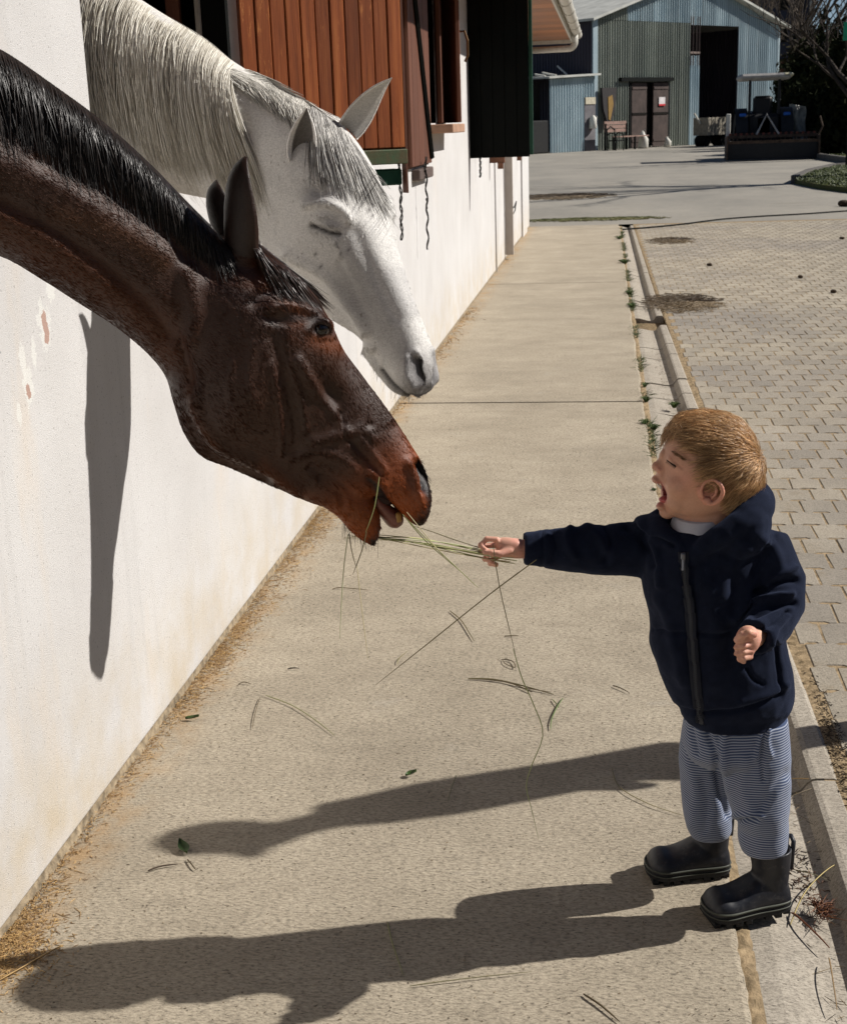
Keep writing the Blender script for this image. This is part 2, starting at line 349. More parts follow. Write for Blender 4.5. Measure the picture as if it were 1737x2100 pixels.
def concrete_mat(name='walk_concrete', a=(.34, .292, .222), b=(.455, .395, .305), dirt=True, fine=150, bs=.8):
    m, t, p = nodes(name); P = t.nodes.new('ShaderNodeNewGeometry').outputs['Position']; x, y, z = sep(t, P)
    c = ramp(t, noise(t, 2.3, 6, .65, vec=P), [(.3, a), (.7, b)])
    c = mix(t, ramp(t, noise(t, 9, 6, .7, vec=P, stretch=(1, 1.6, 1)), [(.5, 0.), (.75, .6)]), c, tuple(v*.78 for v in a)); c = mix(t, ramp(t, noise(t, .9, 5, .65, vec=P, stretch=(1, 2.2, 1)), [(.5, 0.), (.7, .5)]), c, tuple(v*.74 for v in a))
    pale = ramp(t, noise(t, 4.5, 6, .7, vec=P), [(.6, 0.), (.74, .45)]); c = mix(t, pale, c, (.42, .39, .34))
    g = ramp(t, noise(t, fine, 4, .75, vec=P, stretch=(.55, 1.2, 1)), [(.34, .48), (.5, .95), (.72, 1.25)]); c = mix(t, 1., c, g, 'MULTIPLY')
    pit = ramp(t, noise(t, fine*1.6, 2, .5, vec=P, stretch=(.4, 1.2, 1)), [(.30, 1.), (.37, 0.)]); c = mix(t, mth(t, 'MULTIPLY', pit, .75), c, (.06, .05, .04))
    if dirt:   # sandy hay-dust kept in a band along the foot of the wall
        band = maprange(t, x, .015, .16, 1., 0.); nz = ramp(t, noise(t, 11, 6, .7, vec=P, stretch=(1, .6, 1)), [(.42, 0.), (.62, 1.)])
        c = mix(t, mth(t, 'MULTIPLY', mth(t, 'MULTIPLY', band, nz), .6), c, (.40, .24, .10))
    L(t, c, p.inputs['Base Color']); p.inputs['Roughness'].default_value = .92; p.inputs['Specular IOR Level'].default_value = .18
    b1 = bump(t, None, noise(t, fine, 5, .75, vec=P, stretch=(.5, 1.2, 1)), .006, bs); bump(t, p, noise(t, 22, 4, .6, vec=P), .008, .3, prev=b1)
    return m
def yard_mat():
    m, t, p = nodes('yard_concrete'); P = t.nodes.new('ShaderNodeNewGeometry').outputs['Position']
    c = ramp(t, noise(t, .5, 6, .65, vec=P, stretch=(1, .5, 1)), [(.3, (.21, .195, .165)), (.7, (.32, .29, .24))])
    c = mix(t, ramp(t, noise(t, .9, 6, .7, vec=P, stretch=(.7, 1.5, 1)), [(.58, 0.), (.75, .7)]), c, (.16, .13, .09))
    c = mix(t, ramp(t, noise(t, 8, 5, .7, vec=P), [(.4, 0.), (.8, .4)]), c, (.13, .125, .12))
    L(t, c, p.inputs['Base Color']); p.inputs['Roughness'].default_value = .9; bump(t, p, noise(t, 30, 5, .7, vec=P), .01, .5); return m
def paver_mat():
    m, t, p = nodes('paver_concrete'); P = t.nodes.new('ShaderNodeNewGeometry').outputs['Position']
    at = t.nodes.new('ShaderNodeAttribute'); at.attribute_name = 'col'
    oi = t.nodes.new('ShaderNodeObjectInfo'); rnd = ramp(t, oi.outputs['Random'], [(0, (.86, .86, .87)), (1, (1.1, 1.08, 1.05))])
    c = ramp(t, noise(t, 3., 6, .65, vec=P), [(.3, (.30, .265, .21)), (.7, (.375, .335, .27))])
    big = ramp(t, noise(t, .55, 3, .5, vec=P), [(.42, 0.), (.62, .6)]); c = mix(t, big, c, (.235, .215, .195))
    c = mix(t, 1., c, rnd, 'MULTIPLY'); c = mix(t, 1., c, at.outputs['Color'], 'MULTIPLY')
    c = mix(t, 1., c, ramp(t, noise(t, 160, 4, .75, vec=P), [(.32, .6), (.5, 1.), (.75, 1.2)]), 'MULTIPLY')
    c = mix(t, ramp(t, noise(t, 7, 6, .7, vec=P), [(.58, 0.), (.76, .6)]), c, (.2, .15, .09))
    L(t, c, p.inputs['Base Color']); p.inputs['Roughness'].default_value = .9; p.inputs['Specular IOR Level'].default_value = .2
    b1 = bump(t, None, noise(t, 200, 5, .75, vec=P), .004, .7); bump(t, p, noise(t, 30, 4, .6, vec=P), .006, .35, prev=b1); return m
def wood_mat(name, a, b, c3, stretch=(14, 14, .7), rough=.5, scr=True):
    m, t, p = nodes(name); tc = t.nodes.new('ShaderNodeNewGeometry').outputs['Position']
    oi = t.nodes.new('ShaderNodeObjectInfo'); off = t.nodes.new('ShaderNodeVectorMath'); off.operation = 'ADD'
    cmb = t.nodes.new('ShaderNodeCombineXYZ'); r10 = mth(t, 'MULTIPLY', oi.outputs['Random'], 9.); L(t, r10, cmb.inputs[2]); L(t, tc, off.inputs[0]); L(t, cmb.outputs[0], off.inputs[1]); V = off.outputs[0]
    g = noise(t, 3.5, 7, .7, vec=V, stretch=stretch); c = ramp(t, g, [(.28, a), (.5, b), (.74, c3)])
    c = mix(t, 1., c, ramp(t, oi.outputs['Random'], [(0, .7), (1, 1.2)]), 'MULTIPLY')
    if scr:
        s1 = ramp(t, noise(t, 16, 7, .8, vec=V, stretch=(3, 3, .55)), [(.575, 0.), (.63, 1.)]); s2 = ramp(t, noise(t, 1.8, 3, .5, vec=V), [(.45, 0.), (.65, .8)])
        c = mix(t, mth(t, 'MULTIPLY', s1, s2), c, (.52, .20, .06))
    L(t, c, p.inputs['Base Color']); p.inputs['Roughness'].default_value = rough; p.inputs['Specular IOR Level'].default_value = .35
    bump(t, p, g, .004, .4); return m
M_PL = plaster_mat(); M_WALK = concrete_mat(); M_YARD = yard_mat(); M_PAV = paver_mat()
M_GUT = concrete_mat('gutter_concrete', (.34, .30, .245), (.43, .385, .32), dirt=False, fine=190, bs=.5)
M_OR = wood_mat('varnished_wood', (.13, .034, .009), (.24, .062, .016), (.35, .115, .033))
M_BR = wood_mat('dark_wood', (.07, .024, .013), (.12, .042, .022), (.16, .065, .035), rough=.65, scr=False)
M_SOF = wood_mat('soffit_wood', (.26, .085, .02), (.38, .135, .035), (.46, .18, .055), stretch=(.6, 10, 10), scr=False)
M_GRN = mat('green_metal', (.035, .075, .035), .6, var=.3, scale=25, alt=(.09, .06, .03), bmp=.3)
M_BGRN = mat('bright_green_paint', (.006, .05, .028), .6, var=.2)
M_BLK = mat('dark_green_paint', (.003, .004, .0035), .7, spec=.1)
M_WHT = mat('white_plastic', (.62, .60, .54), .5, var=.12, scale=20)
M_BEI = mat('beige_pipe', (.42, .37, .33), .5, var=.08)
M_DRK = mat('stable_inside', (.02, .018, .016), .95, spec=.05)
M_ROPE = mat('black_twine', (.02, .018, .016), .9, bmp=.5)
M_SOIL = mat('joint_dirt', (.27, .20, .12), .98, spec=.05, var=.35, scale=60, bmp=.8, bscale=220)
M_SAND = mat('sand_bed', (.36, .27, .165), .98, spec=.05, var=.3, scale=50, bmp=.8, bscale=200)
# ------------------------------------------------------------ ground
gr = MB(); gr.quad((-400, -60, -.06), (400, -60, -.06), (400, 900, -.06), (-400, 900, -.06))
gr.build('ground', mat('field_earth', (.10, .10, .05), .95, var=.3, scale=.3), kind='structure')
yd = MB(); yd.quad((-9, 19.65, -.004), (14, 19.65, -.004), (30, 110, -.004), (-14, 110, -.004)); yd.build('yard', M_YARD, kind='structure')
def lerp_tab(tab, y): return np.interp(y, [a for a, b in tab], [b for a, b in tab])
EDGE = [(-2, 1.335), (2.2, 1.325), (5.8, 1.28), (11, 1.266), (20, 1.252)]          # outer edge of the walk
LIP = [(-2, 1.600), (2.2, 1.602), (2.9, 1.60), (6.7, 1.55), (11, 1.49), (19, 1.44), (20, 1.435)]    # outer edge of the gutter
pave = empty('pavement', (0, 0, 0), kind='structure')
JY = [-1.6, 7.02, 12.5, 19.35]
for a, b in zip(JY[:-1], JY[1:]):                    # three cast slabs with a ragged outer edge
    ys = np.arange(a+.004, b-.003, .02); rag = RS.normal(0, .0012, len(ys)); rag += .003*np.interp(ys, np.arange(a, b+1, .11), RS.normal(0, 1, len(np.arange(a, b+1, .11))))
    ex = lerp_tab(EDGE, ys)+rag
    X = np.stack([np.full(len(ys), -.3), ex-.012, ex-.003, ex, ex+.002], 1); Y = np.repeat(ys[:, None], 5, 1); Z = np.tile(np.array([0, 0, -.003, -.012, -.09]), (len(ys), 1))
    mb = MB(); mb.sheet(X, Y, Z); mb.box((.5, a+.006, -.046), (1.5, .003, .08)); mb.box((.5, b-.006, -.046), (1.5, .003, .08)); mb.build('slab', M_WALK, pave)
ap = MB(); ap.box((.42, 19.5, -.053), (1.64, .28, .1)); ap.build('end_slab', M_WALK, pave)
js = MB(); js.quad((-.2, -1.7, -.03), (1.3, -1.7, -.03), (1.3, 19.6, -.03), (-.2, 19.6, -.03)); js.build('joint_fill', M_SOIL, pave)
# gutter of separate channel stones
gut = empty('gutter', (0, 0, 0), kind='structure')
prof = [(.018, -.12), (.02, -.022), (.024, -.016), (.06, -.016), (.10, -.024), (.14, -.034), (.172, -.038), (.192, -.030), (.205, -.012), (.214, -.003), (.225, 0.), (.262, 0.), (.27, -.004), (.274, -.012), (.275, -.12)]
y = -1.2; k = 0
while y < 19.4:
    ln = .5 if y < 6.4 or y > 9.6 else .42; ln = min(ln, 19.4-y)
    if ln < .1: break
    if not (9.35 < y < 9.9): # one stone is missing where the mud has gathered
        ys = np.linspace(y+.003, y+ln-.003, 5); dz = random.uniform(-.003, .003); rot = random.uniform(-.003, .003)
        e0 = lerp_tab(EDGE, ys); e1 = lerp_tab(LIP, ys); pr = np.array(prof)
        sc = (e1-e0)/.275
        X = e0[:, None]+pr[None, :, 0]*sc[:, None]; Z = np.tile(pr[:, 1]+dz, (5, 1))+rot*np.linspace(-1, 1, 5)[:, None]; Y = np.repeat(ys[:, None], len(prof), 1)
        if 6.4 < y < 9.6: Z += .004*np.sin(X*18)
        mb = MB(); mb.sheet(X, Y, Z); nn = len(prof)
        mb.F += [tuple(range(nn))[::-1], tuple(4*nn+i for i in range(nn))]
        mb.build('channel_stone', M_GUT, gut)
    y += ln; k += 1
gf = MB(); gf.quad((1.2, -1.6, -.055), (1.66, -1.6, -.055), (1.5, 19.6, -.055), (1.2, 19.6, -.055)); gf.build('joint_fill', M_SOIL, gut)
# dirt lying in the slot between walk and gutter, and gutter and pavers
ys = np.arange(-1, 19.4, .02)
for nm, tab, wd, zz in (('slot_dirt', EDGE, .022, -.012), ('edge_dirt', LIP, .03, -.008)):
    e = lerp_tab(tab, ys); n = len(ys); X = np.stack([e+(-.004 if tab is EDGE else -.002), e+wd/2, e+wd+.004], 1)
    Z = np.stack([zz+RS.normal(0, .003, n), zz+.003+RS.normal(0, .003, n), zz-.004+RS.normal(0, .002, n)], 1); Y = np.repeat(ys[:, None], 3, 1)
    MB().sheet(X, Y, Z).build(nm, M_SAND if tab is EDGE else M_SOIL, gut, True)
# interlocking pavers
road = empty('paved_road', (0, 0, 0), kind='structure')
bed = MB(); bed.quad((1.598, -1.5, -.0045), (11, -1.5, -.0045), (11, 19.65, -.0045), (1.436, 19.65, -.0045)); bed.build('sand_bed', M_SAND, road)
PX, PY = .118, .165
def paver_shape(wx=PX, wy=PY, g=.0018):
    xs = [-.5, -.32, -.18, .18, .32, .5]; wav = [-.1, -.1, .1, .1, -.1, -.1]
    top = [(x*wx, wy/2-g+wv*.42*wx*1.2) for x, wv in zip(xs, wav)]; bot = [(x*wx, -wy/2+g+wv*.42*wx*1.2) for x, wv in zip(xs, wav)]
    top[0] = (top[0][0]+g, top[0][1]); top[-1] = (top[-1][0]-g, top[-1][1]); bot[0] = (bot[0][0]+g, bot[0][1]); bot[-1] = (bot[-1][0]-g, bot[-1][1])
    O = np.array(bot+top[::-1]); I = O*(1-np.array([.045, .035])); n = len(O)
    V = [(x, y_, -.028) for x, y_ in O]+[(x, y_, -.0028) for x, y_ in O]+[(x, y_, 0) for x, y_ in I]
    Fc = [(i, (i+1) % n, n+(i+1) % n, n+i) for i in range(n)]+[(n+i, n+(i+1) % n, 2*n+(i+1) % n, 2*n+i) for i in range(n)]+[tuple(range(2*n, 3*n))]
    return np.array(V), Fc
PV, PF = paver_shape(); pm = None; cand = []
for r in range(int((19.55+1.0)/PY)):
    yy = -1.0+(r+.5)*PY; xl = float(lerp_tab(LIP, yy))+.028; xmax = min(9.5, 1.9+.37*max(yy, 1.5)+.35)
    x0 = 1.63+(.5*PX if r % 2 else 0); kx = int((xl-x0)/PX)-2
    while True:
        xx = x0+kx*PX; kx += 1
        if xx > xmax: break
        if xx-PX/2 < xl-PX*.6: continue
        if yy < 1.2: continue
        sx = 1.; cx_ = xx
        if xx-PX/2 < xl: sx = (xx+PX/2-xl)/PX; cx_ = xl+sx*PX/2
        if sx < .25: continue
        cand.append((cx_, yy, sx))
def vis_size(c):
    q = toimg(np.array([c[0], c[1], 0])); ins = (-30 < q[0] < 1770) and (q[1] < 2130)
    hid = 1330 < q[0] < 1640 and 860 < q[1] < 1900 and not (1620 < q[0])
    return -1e9 if (not ins or hid) else -c[1]
cand.sort(key=lambda c: -vis_size(c))
bV, bF, bC = [], [], []; nb = 0; psm = None; cnt = 0
for i, (cx_, cy_, sx) in enumerate(cand):
    dz = random.gauss(0, .0007); rz = random.gauss(0, .012); s_ = random.uniform(.97, 1.0)
    if i < 290 and vis_size((cx_, cy_, sx)) > -1e8:
        if psm is None:
            o = mesh('paver', PV, PF, M_PAV, road, cols=np.ones((len(PV), 3))); psm = o.data
        else:
            o = bpy.data.objects.new('paver', psm); link(o); o.parent = road
        o.location = (cx_, cy_, dz-.002); o.rotation_euler = (random.gauss(0, .005), random.gauss(0, .005), rz); o.scale = (sx*s_, s_, 1)
    else:
        P = PV*np.array([sx*s_, s_, 1]); c_, s2 = cos(rz), sin(rz); P = np.stack([P[:, 0]*c_-P[:, 1]*s2+cx_, P[:, 0]*s2+P[:, 1]*c_+cy_, P[:, 2]+dz-.002], 1)
        bV.append(P); bF += [tuple(nb+j for j in f) for f in PF]; nb += len(P); g = random.uniform(.86, 1.1); bC.append(np.full((len(P), 3), g))
mesh('pavers', np.concatenate(bV), bF, M_PAV, road, cols=np.concatenate(bC), kind='stuff')
# ------------------------------------------------------------ stable building
stable = empty('stable_building', (0, 0, 0), label='long white plastered stable with shuttered openings along the concrete walk', cat='building')
Z0, Z1, YA, YB = -.2, 2.62, -1.5, 19.55
OPEN = [(1.15, 2.33, 1.02, 2.3), (2.915, 4.10, 1.27, 2.3), (8.55, 9.6, 1.42, 2.3), (11.28, 12.4, 1.35, 2.3)]
def wallface():
    yc = sorted({YA, YB, *[o[0] for o in OPEN], *[o[1] for o in OPEN]}); zc = sorted({Z0, Z1, *[o[2] for o in OPEN], *[o[3] for o in OPEN]})
    mb = MB()
    for y0, y1 in zip(yc[:-1], yc[1:]):
        for z0, z1 in zip(zc[:-1], zc[1:]):
            ym, zm = (y0+y1)/2, (z0+z1)/2
            if any(a < ym < b and c < zm < d for a, b, c, d in OPEN): continue
            mb.quad((0, y0, z0), (0, y1, z0), (0, y1, z1), (0, y0, z1)); mb.quad((-.07, y0, z0), (-.07, y0, z1), (-.07, y1, z1), (-.07, y1, z0))
    for a, b, c, d in OPEN:
        mb.quad((0, a, c), (0, a, d), (-.07, a, d), (-.07, a, c)); mb.quad((0, b, c), (-.07, b, c), (-.07, b, d), (0, b, d))
        mb.quad((0, a, c), (-.07, a, c), (-.07, b, c), (0, b, c)); mb.quad((0, a, d), (0, b, d), (-.07, b, d), (-.07, a, d))
    mb.quad((0, YB, Z0), (-8, YB, Z0), (-8, YB, Z1), (0, YB, Z1)); mb.quad((0, YA, Z0), (0, YA, Z1), (-8, YA, Z1), (-8, YA, Z0))
    return mb
wallface().build('wall', M_PL, stable)
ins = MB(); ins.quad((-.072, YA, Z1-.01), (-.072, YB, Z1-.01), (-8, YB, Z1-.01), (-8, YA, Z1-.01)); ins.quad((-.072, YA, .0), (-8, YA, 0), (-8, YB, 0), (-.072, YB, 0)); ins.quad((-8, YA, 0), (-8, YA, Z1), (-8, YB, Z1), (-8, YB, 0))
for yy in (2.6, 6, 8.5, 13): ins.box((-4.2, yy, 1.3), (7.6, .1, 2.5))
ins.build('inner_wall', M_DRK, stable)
# thickened plaster foot, slightly ragged, so the wall meets the walk in a soft edge
ys = np.arange(-1.4, 19.5, .02); n = len(ys); r1 = RS.normal(0, .0016, n)+.003*np.sin(ys*9+np.sin(ys*23))
MB().sheet(np.stack([.0015+0*ys, .002+0*ys, .003+r1*.3, .006+r1*.6], 1), np.repeat(ys[:, None], 4, 1), np.stack([.022+0*ys, .018+0*ys, .012+0*ys, -.004+0*ys], 1)).build('dirt_fillet', mat('foot_dirt', (.34, .27, .18), .95, var=.35, scale=40, bmp=.8, bscale=200), stable, True)
rf = MB(); OV = .60; rf.add([(OV, YA, 2.53), (OV, YB+.35, 2.53), (-4, YB+.35, 3.9), (-4, YA, 3.9), (OV, YA, 2.57), (OV, YB+.35, 2.57), (-4, YB+.35, 3.94), (-4, YA, 3.94)], [(0, 1, 2, 3), (7, 6, 5, 4), (0, 4, 5, 1), (1, 5, 6, 2), (0, 3, 7, 4)])
rf.add([(-4, YA, 3.9), (-4, YB+.35, 3.9), (-8.6, YB+.35, 2.5), (-8.6, YA, 2.5)], [(0, 1, 2, 3)]); rf.build('roof', mat('roof_sheet', (.3, .1, .06), .7), stable)
yy = YA
while yy < YB+.3:                                    # soffit boards
    b = MB(); b.box((OV/2-.004, yy+.24, 2.495), (OV-.02, .472, .018)); b.build('soffit_board', M_SOF, stable); yy += .48
fb = MB(); fb.box((OV-.005, (YA+YB)/2+.17, 2.50), (.02, YB-YA+.34, .10)); fb.box((OV/2, YB+.345, 2.47), (OV, .02, .07)); fb.build('fascia', M_WHT, stable)
gu = MB(); ang = np.linspace(pi, 2*pi, 9); gx = OV+.07+.065*np.cos(ang); gz = 2.55+.065*np.sin(ang)
ysx = np.array([YA, YB+.4]); gu.sheet(np.repeat(gx[:, None], 2, 1), np.tile(ysx, (9, 1)), np.repeat(gz[:, None], 2, 1)); gu.add([(x, YB+.4, z) for x, z in zip(gx, gz)], [tuple(range(9))])
for yj in np.arange(1, 20, 1.2): gu.tube([(x*1.0, yj, z-.004) for x, z in zip(gx, gz)], .009, 4)
gu.build('roof_gutter', M_WHT, stable, True)
dp = MB(); t_ = np.linspace(0, pi/2, 7); ybend = 18.9
pts = [(OV+.06, ybend, 2.50), (OV+.06, ybend, 2.40)]+[(OV+.06-.08*(1-cos(a)), ybend, 2.40-.08*sin(a)) for a in t_]+[(.1, ybend, 2.315)]
dp.tube(pts, .042, 10); dp.build('drain_elbow', M_WHT, stable, True)
pp = MB(); yp = 14.85; pp.box((.05, yp, 1.25), (.085, .07, 2.4)); pp.build('downspout', M_BEI, stable)
pw = MB(); pw.tube([(.1, yp-.06, .55), (.1, yp+.05, .54), (.12, yp+.12, .6), (.1, yp+.2, .5), (.05, yp+.4, .42), (.03, yp+.5, .3)], .006, 4); pw.build('tie_wire', M_ROPE, stable)
MB().box((.008, 13.6, 1.15), (.012, .03, 2.3)).build('wall_seam', M_PL, stable)
MB().box((.012, 18.2, 1.15), (.02, .9, 2.34)).build('corner_pier', M_PL, stable)
# window post in the open stall
MB().box((-.034, 4.084, 1.78), (.068, .03, 1.03)).build('window_frame', M_BLK, stable)
MB().box((-.079, 4.06, 1.78), (.012, .02, 1.03)).build('window_post', mat('white_wood', (.42, .38, .33), .7), stable)
MB().box((-.16, 4.09, 1.78), (.04, .02, 1.03)).build('inner_post', M_BR, stable)
# ------------------------------------------------------------ shutters
def shutter(loc, ang, w_, z0, z1, nb, m_face, rail, label, board_gap=.003, brace=False, back=None):
    """hinged at loc on the wall; ang = how far it stands away from the +Y wall direction"""
    o = empty('window_shutter', loc, label=label, cat='shutter', group='shutters of the stable windows')
    d = np.array([sin(ang), cos(ang), 0]); nrm = np.array([cos(ang), -sin(ang), 0]); R = np.stack([d, nrm, [0, 0, 1]], 1)
    bw = w_/nb; L0 = np.array(loc)
    for i in range(nb):
        j = random.uniform(-.0015, .0015); c = L0+d*(bw*(i+.5))+nrm*(.012+j)+np.array([0, 0, (z0+z1)/2+rail/2-loc[2]])
        MB().box(c, (bw-board_gap, .018, z1-z0-rail), R=R, bev=.0025).build('board', m_face, o)
    c = L0+d*w_/2+nrm*(-.006)+np.array([0, 0, (z0+z1)/2-loc[2]])
    MB().box(c, (w_-.01, .012, z1-z0-.02), R=R).build('backing', back or m_face, o)
    return o, d, nrm, R, L0
A1 = radians(55); hingeY = 4.12
sh, d, nrm, R, L0 = shutter((.02, hingeY, 1.2), A1, .525, 1.295, 2.4, 11, M_OR, .045, 'orange varnished board shutter with green metal bottom rail beside the white horse')
MB().box(L0+d*.262+nrm*.006+np.array([0, 0, 1.295+.018-1.2]), (.53, .05, .045), R=R, bev=.003).build('bottom_rail', M_GRN, sh)
MB().box(L0+d*.42+nrm*-.03+np.array([0, 0, 1.25-1.2]), (.2, .06, .05), R=R, bev=.004).build('bottom_bracket', M_BGRN, sh)
MB().box(L0+d*.527+nrm*.006+np.array([0, 0, .55]), (.006, .03, 1.1), R=R).build('edge_trim', M_BR, sh)
sh2, d, nrm, R, L0 = shutter((.015, 7.62, 1.3), 0., .86, 1.17, 2.4, 8, M_BR, 0.02, 'dull brown board shutter with diagonal brace folded back against the white wall')
a0 = L0+d*.78+nrm*.03; a1 = L0+d*.05+nrm*.03
MB().tube([a0+np.array([0, 0, -.08]), a1+np.array([0, 0, 1.05])], .016, 4).build('brace', M_BLK, sh2)
MB().box(L0+d*.5+nrm*.01+np.array([0, 0, -.16]), (.6, .05, .06), R=R, bev=.006).build('stop_block', mat('stop_block', (.11, .08, .07), .7), sh2)
wf = empty('wooden_window', (0, 8.62, 1.4), label='brown wooden window frame with a bent brass handle beyond the folded brown shutter', cat='window')
MB().box((-.06, 8.66, 1.86), (.14, .07, .88), bev=.004).build('jamb', M_BR, wf); MB().box((-.0, 9.53, 1.86), (.10, .07, .88), bev=.004).build('jamb', M_BR, wf)
MB().box((.03, 9.07, 1.86), (.03, .10, .88), bev=.004).build('mullion', M_BR, wf)
MB().box((-.14, 9.09, 1.86), (.02, .8, .86)).build('panel', M_DRK, wf)
lf = MB(); lf.box((.075, 9.28, 1.88), (.03, .42, .92), rz=.35, bev=.004); lf.build('casement', M_BR, wf)
MB().box((.05, 9.12, 1.385), (.18, .72, .055), bev=.005).build('sill', mat('sill_stone', (.4, .24, .16), .8), wf)
MB().tube([(.12, 9.37, 1.99), (.165, 9.35, 1.99), (.185, 9.34, 1.93), (.185, 9.34, 1.84), (.165, 9.34, 1.80)], .008, 6).build('handle', mat('old_brass', (.16, .09, .04), .4, metal=.7), wf)
sh3, d, nrm, R, L0 = shutter((.0, 11.25, 1.3), radians(90), .475, 1.145, 2.45, 5, M_BLK, .0, 'black-green shutter standing straight out from the wall with a painted-in sunlit green edge', board_gap=.0015)
MB().box(L0+d*.49+nrm*.0+np.array([0, 0, 1.165+.64-1.3]), (.028, .045, 1.29), R=R, bev=.003).build('lit_green_edge', M_BGRN, sh3)  # edge in a sunlit green, face in a shade-dark copy of the paint
MB().box((.015, 11.3, 1.33), (.03, .06, .07)).build('hinge', M_BLK, sh3); MB().box((.015, 11.28, 2.1), (.03, .06, .07)).build('hinge', M_BLK, sh3)
for yb, xb in ((13.1, .07), (15.9, .07)):
    b = empty('window_bracket', (0, yb, 1.1), label='small rusty bracket under a far window, '+('left' if yb < 14 else 'right')+' of the beige downspout', cat='bracket', group='rusty brackets under the far windows')
    MB().box((xb, yb, 1.1), (.14, .05, .09)).build('plate', mat('rust', (.22, .10, .06), .8, var=.3), b); MB().box((xb+.03, yb, 1.03), (.05, .05, .06)).build('lug', MATS['rust'], b)
# twine hanging from shutters
def twine(px0, py0, ys_px, Y, X, seed, label, amp=.012):
    r_ = random.Random(seed); P0 = np.array([X, Y, 0]); mb = MB()
    top = atX(px0, py0, X); m_ = 34; zz = np.linspace(top[2], top[2]-ys_px, m_)
    for s_ in (0, 1):
        ph = r_.uniform(0, 6); pts = []
        for i, z in enumerate(zz):
            f = i/(m_-1); a = amp*(.25+abs(sin(f*9+seed)))*sin(pi*min(1, f*6))
            pts.append((X+.006*sin(i*.9+ph), top[1]+a*sin(i*1.05+s_*pi+ph)+.012*sin(f*4), z))
        mb.tube(pts, .0032*(Y/4)**.5, 4)
    for i in range(5): z = zz[r_.randrange(3, m_-2)]; mb.ell((X, top[1], z), (.006, .008, .010), n=6, m=4)
    o = mb.build('hanging_twine', M_ROPE); tag(o, label, 'twine', 'lengths of black twine hanging on the stable wall'); return o
twine(818, 312, .42, 5, .09, 1, 'thick black knotted twine hanging from the orange shutter', .02)
twine(872, 322, .52, 8, .06, 4, 'thin black looped twine hanging below the folded brown shutter', .035)
twine(984, 308, .22, 12, .04, 8, 'short faint twine hanging beneath the black shutter', .03)
def XP(px, Y): return float(atY(px, 240, Y)[0])
# ------------------------------------------------------------ barn
BL = np.array([.30, 70., 0.]); bd = np.array([.643, .765, 0.]); bn = np.array([.765, -.643, 0.])
def bs(px, py=250, off=0.): q = onplane(px, py, BL+bn*off, bn); return float((q-BL) @ bd)
def bz(px, py, off=0.): return float(onplane(px, py, BL+bn*off, bn)[2])
def B3(s_, z, off=0.): return BL+bd*s_+bn*off+np.array([0, 0, z])
barn = empty('barn', tuple(BL), label='tall corrugated metal barn with black open doorway and brown double door', cat='building')
def tin(name, a, b, scale=.6):
    m, t, p = nodes(name); P = t.nodes.new('ShaderNodeNewGeometry').outputs['Position']
    c = ramp(t, noise(t, scale, 5, .65, vec=P, stretch=(1, 1, .4)), [(.3, a), (.7, b)]); oi = t.nodes.new('ShaderNodeObjectInfo'); c = mix(t, 1., c, ramp(t, oi.outputs['Random'], [(0, .82), (1, 1.1)]), 'MULTIPLY')
    c = mix(t, ramp(t, noise(t, 3.5, 6, .7, vec=P, stretch=(1, 1, .15)), [(.60, 0.), (.78, .5)]), c, (.16, .10, .07)); L(t, c, p.inputs['Base Color']); p.inputs['Roughness'].default_value = .55; p.inputs['Metallic'].default_value = .25; return m
M_TG = tin('green_grey_tin', (.16, .18, .155), (.25, .27, .235)); M_TB = tin('silver_blue_tin', (.25, .33, .37), (.42, .50, .53)); M_TD = tin('shaded_tin', (.045, .04, .055), (.07, .06, .08)); M_RW = mat('pale_roof', (.5, .5, .46), .7, var=.15, scale=1.5)  # the near-black tin carries the shade of the barn's unlit side
RIB = .19
def corr(mbx, O, d_, n_, s0, s1, z0f, z1f, amp=.045):
    k = max(2, int((s1-s0)/RIB*6)); ss = np.linspace(s0, s1, k+1); o = amp*np.tanh(2.2*np.sin(ss/RIB*2*pi))
    X = np.stack([np.array([O+d_*s_+n_*w_+np.array([0, 0, z0f(s_)]) for s_, w_ in zip(ss, o)]), np.array([O+d_*s_+n_*w_+np.array([0, 0, z1f(s_)]) for s_, w_ in zip(ss, o)])], 1); mbx.sheet(X[..., 0], X[..., 1], X[..., 2])
sR = bs(1593, 150); zl, zr = bz(1212, 25), bz(1594, 62); sA = sR*.5; zA = max(zl, zr)+1.9; zl = zr = (zl+zr)/2
eave = lambda s_: zl+(zA-zl)*(1-abs(s_-sA)/sA)
g0, g1 = bs(1412, 150), bs(1510, 200); zdo = bz(1470, 53); sgr = bs(1411, 100)
zg = lambda s_: min(bz(1300, 42)-.25*0, eave(s_)-.05)
def panels(s0, s1, zlo, zhi, m_, nm='wall_sheet', off=0.):
    e = np.linspace(s0, s1, max(1, int(round((s1-s0)/.96)))+1)
    for a, b in zip(e[:-1], e[1:]):
        mb = MB(); corr(mb, BL+bn*(off+random.uniform(0, .01)), bd, bn, a+.004, b-.004, zlo, zhi); mb.build(nm, m_, barn)
c0 = lambda v: (lambda s_: v)
z_g = bz(1320, 44); d0, d1, zd = bs(1292), bs(1370), bz(1330, 168)
panels(.35, d0, c0(0), c0(z_g), M_TG); panels(d1, g0, c0(0), c0(z_g), M_TG); panels(d0, d1, c0(zd), c0(z_g), M_TG); panels(.35, 2.6, c0(z_g+.01), lambda s_: eave(s_), M_TG, off=.02)
panels(2.6, g0, c0(z_g+.01), eave, M_TB, off=.01); panels(g0, g1, c0(zdo), eave, M_TB, off=.01); panels(g1, sR, c0(0), eave, M_TB)
gm = bs(1433, 150); panels(g0, gm, c0(0), c0(bz(1420, 114)), M_TB, off=.03)
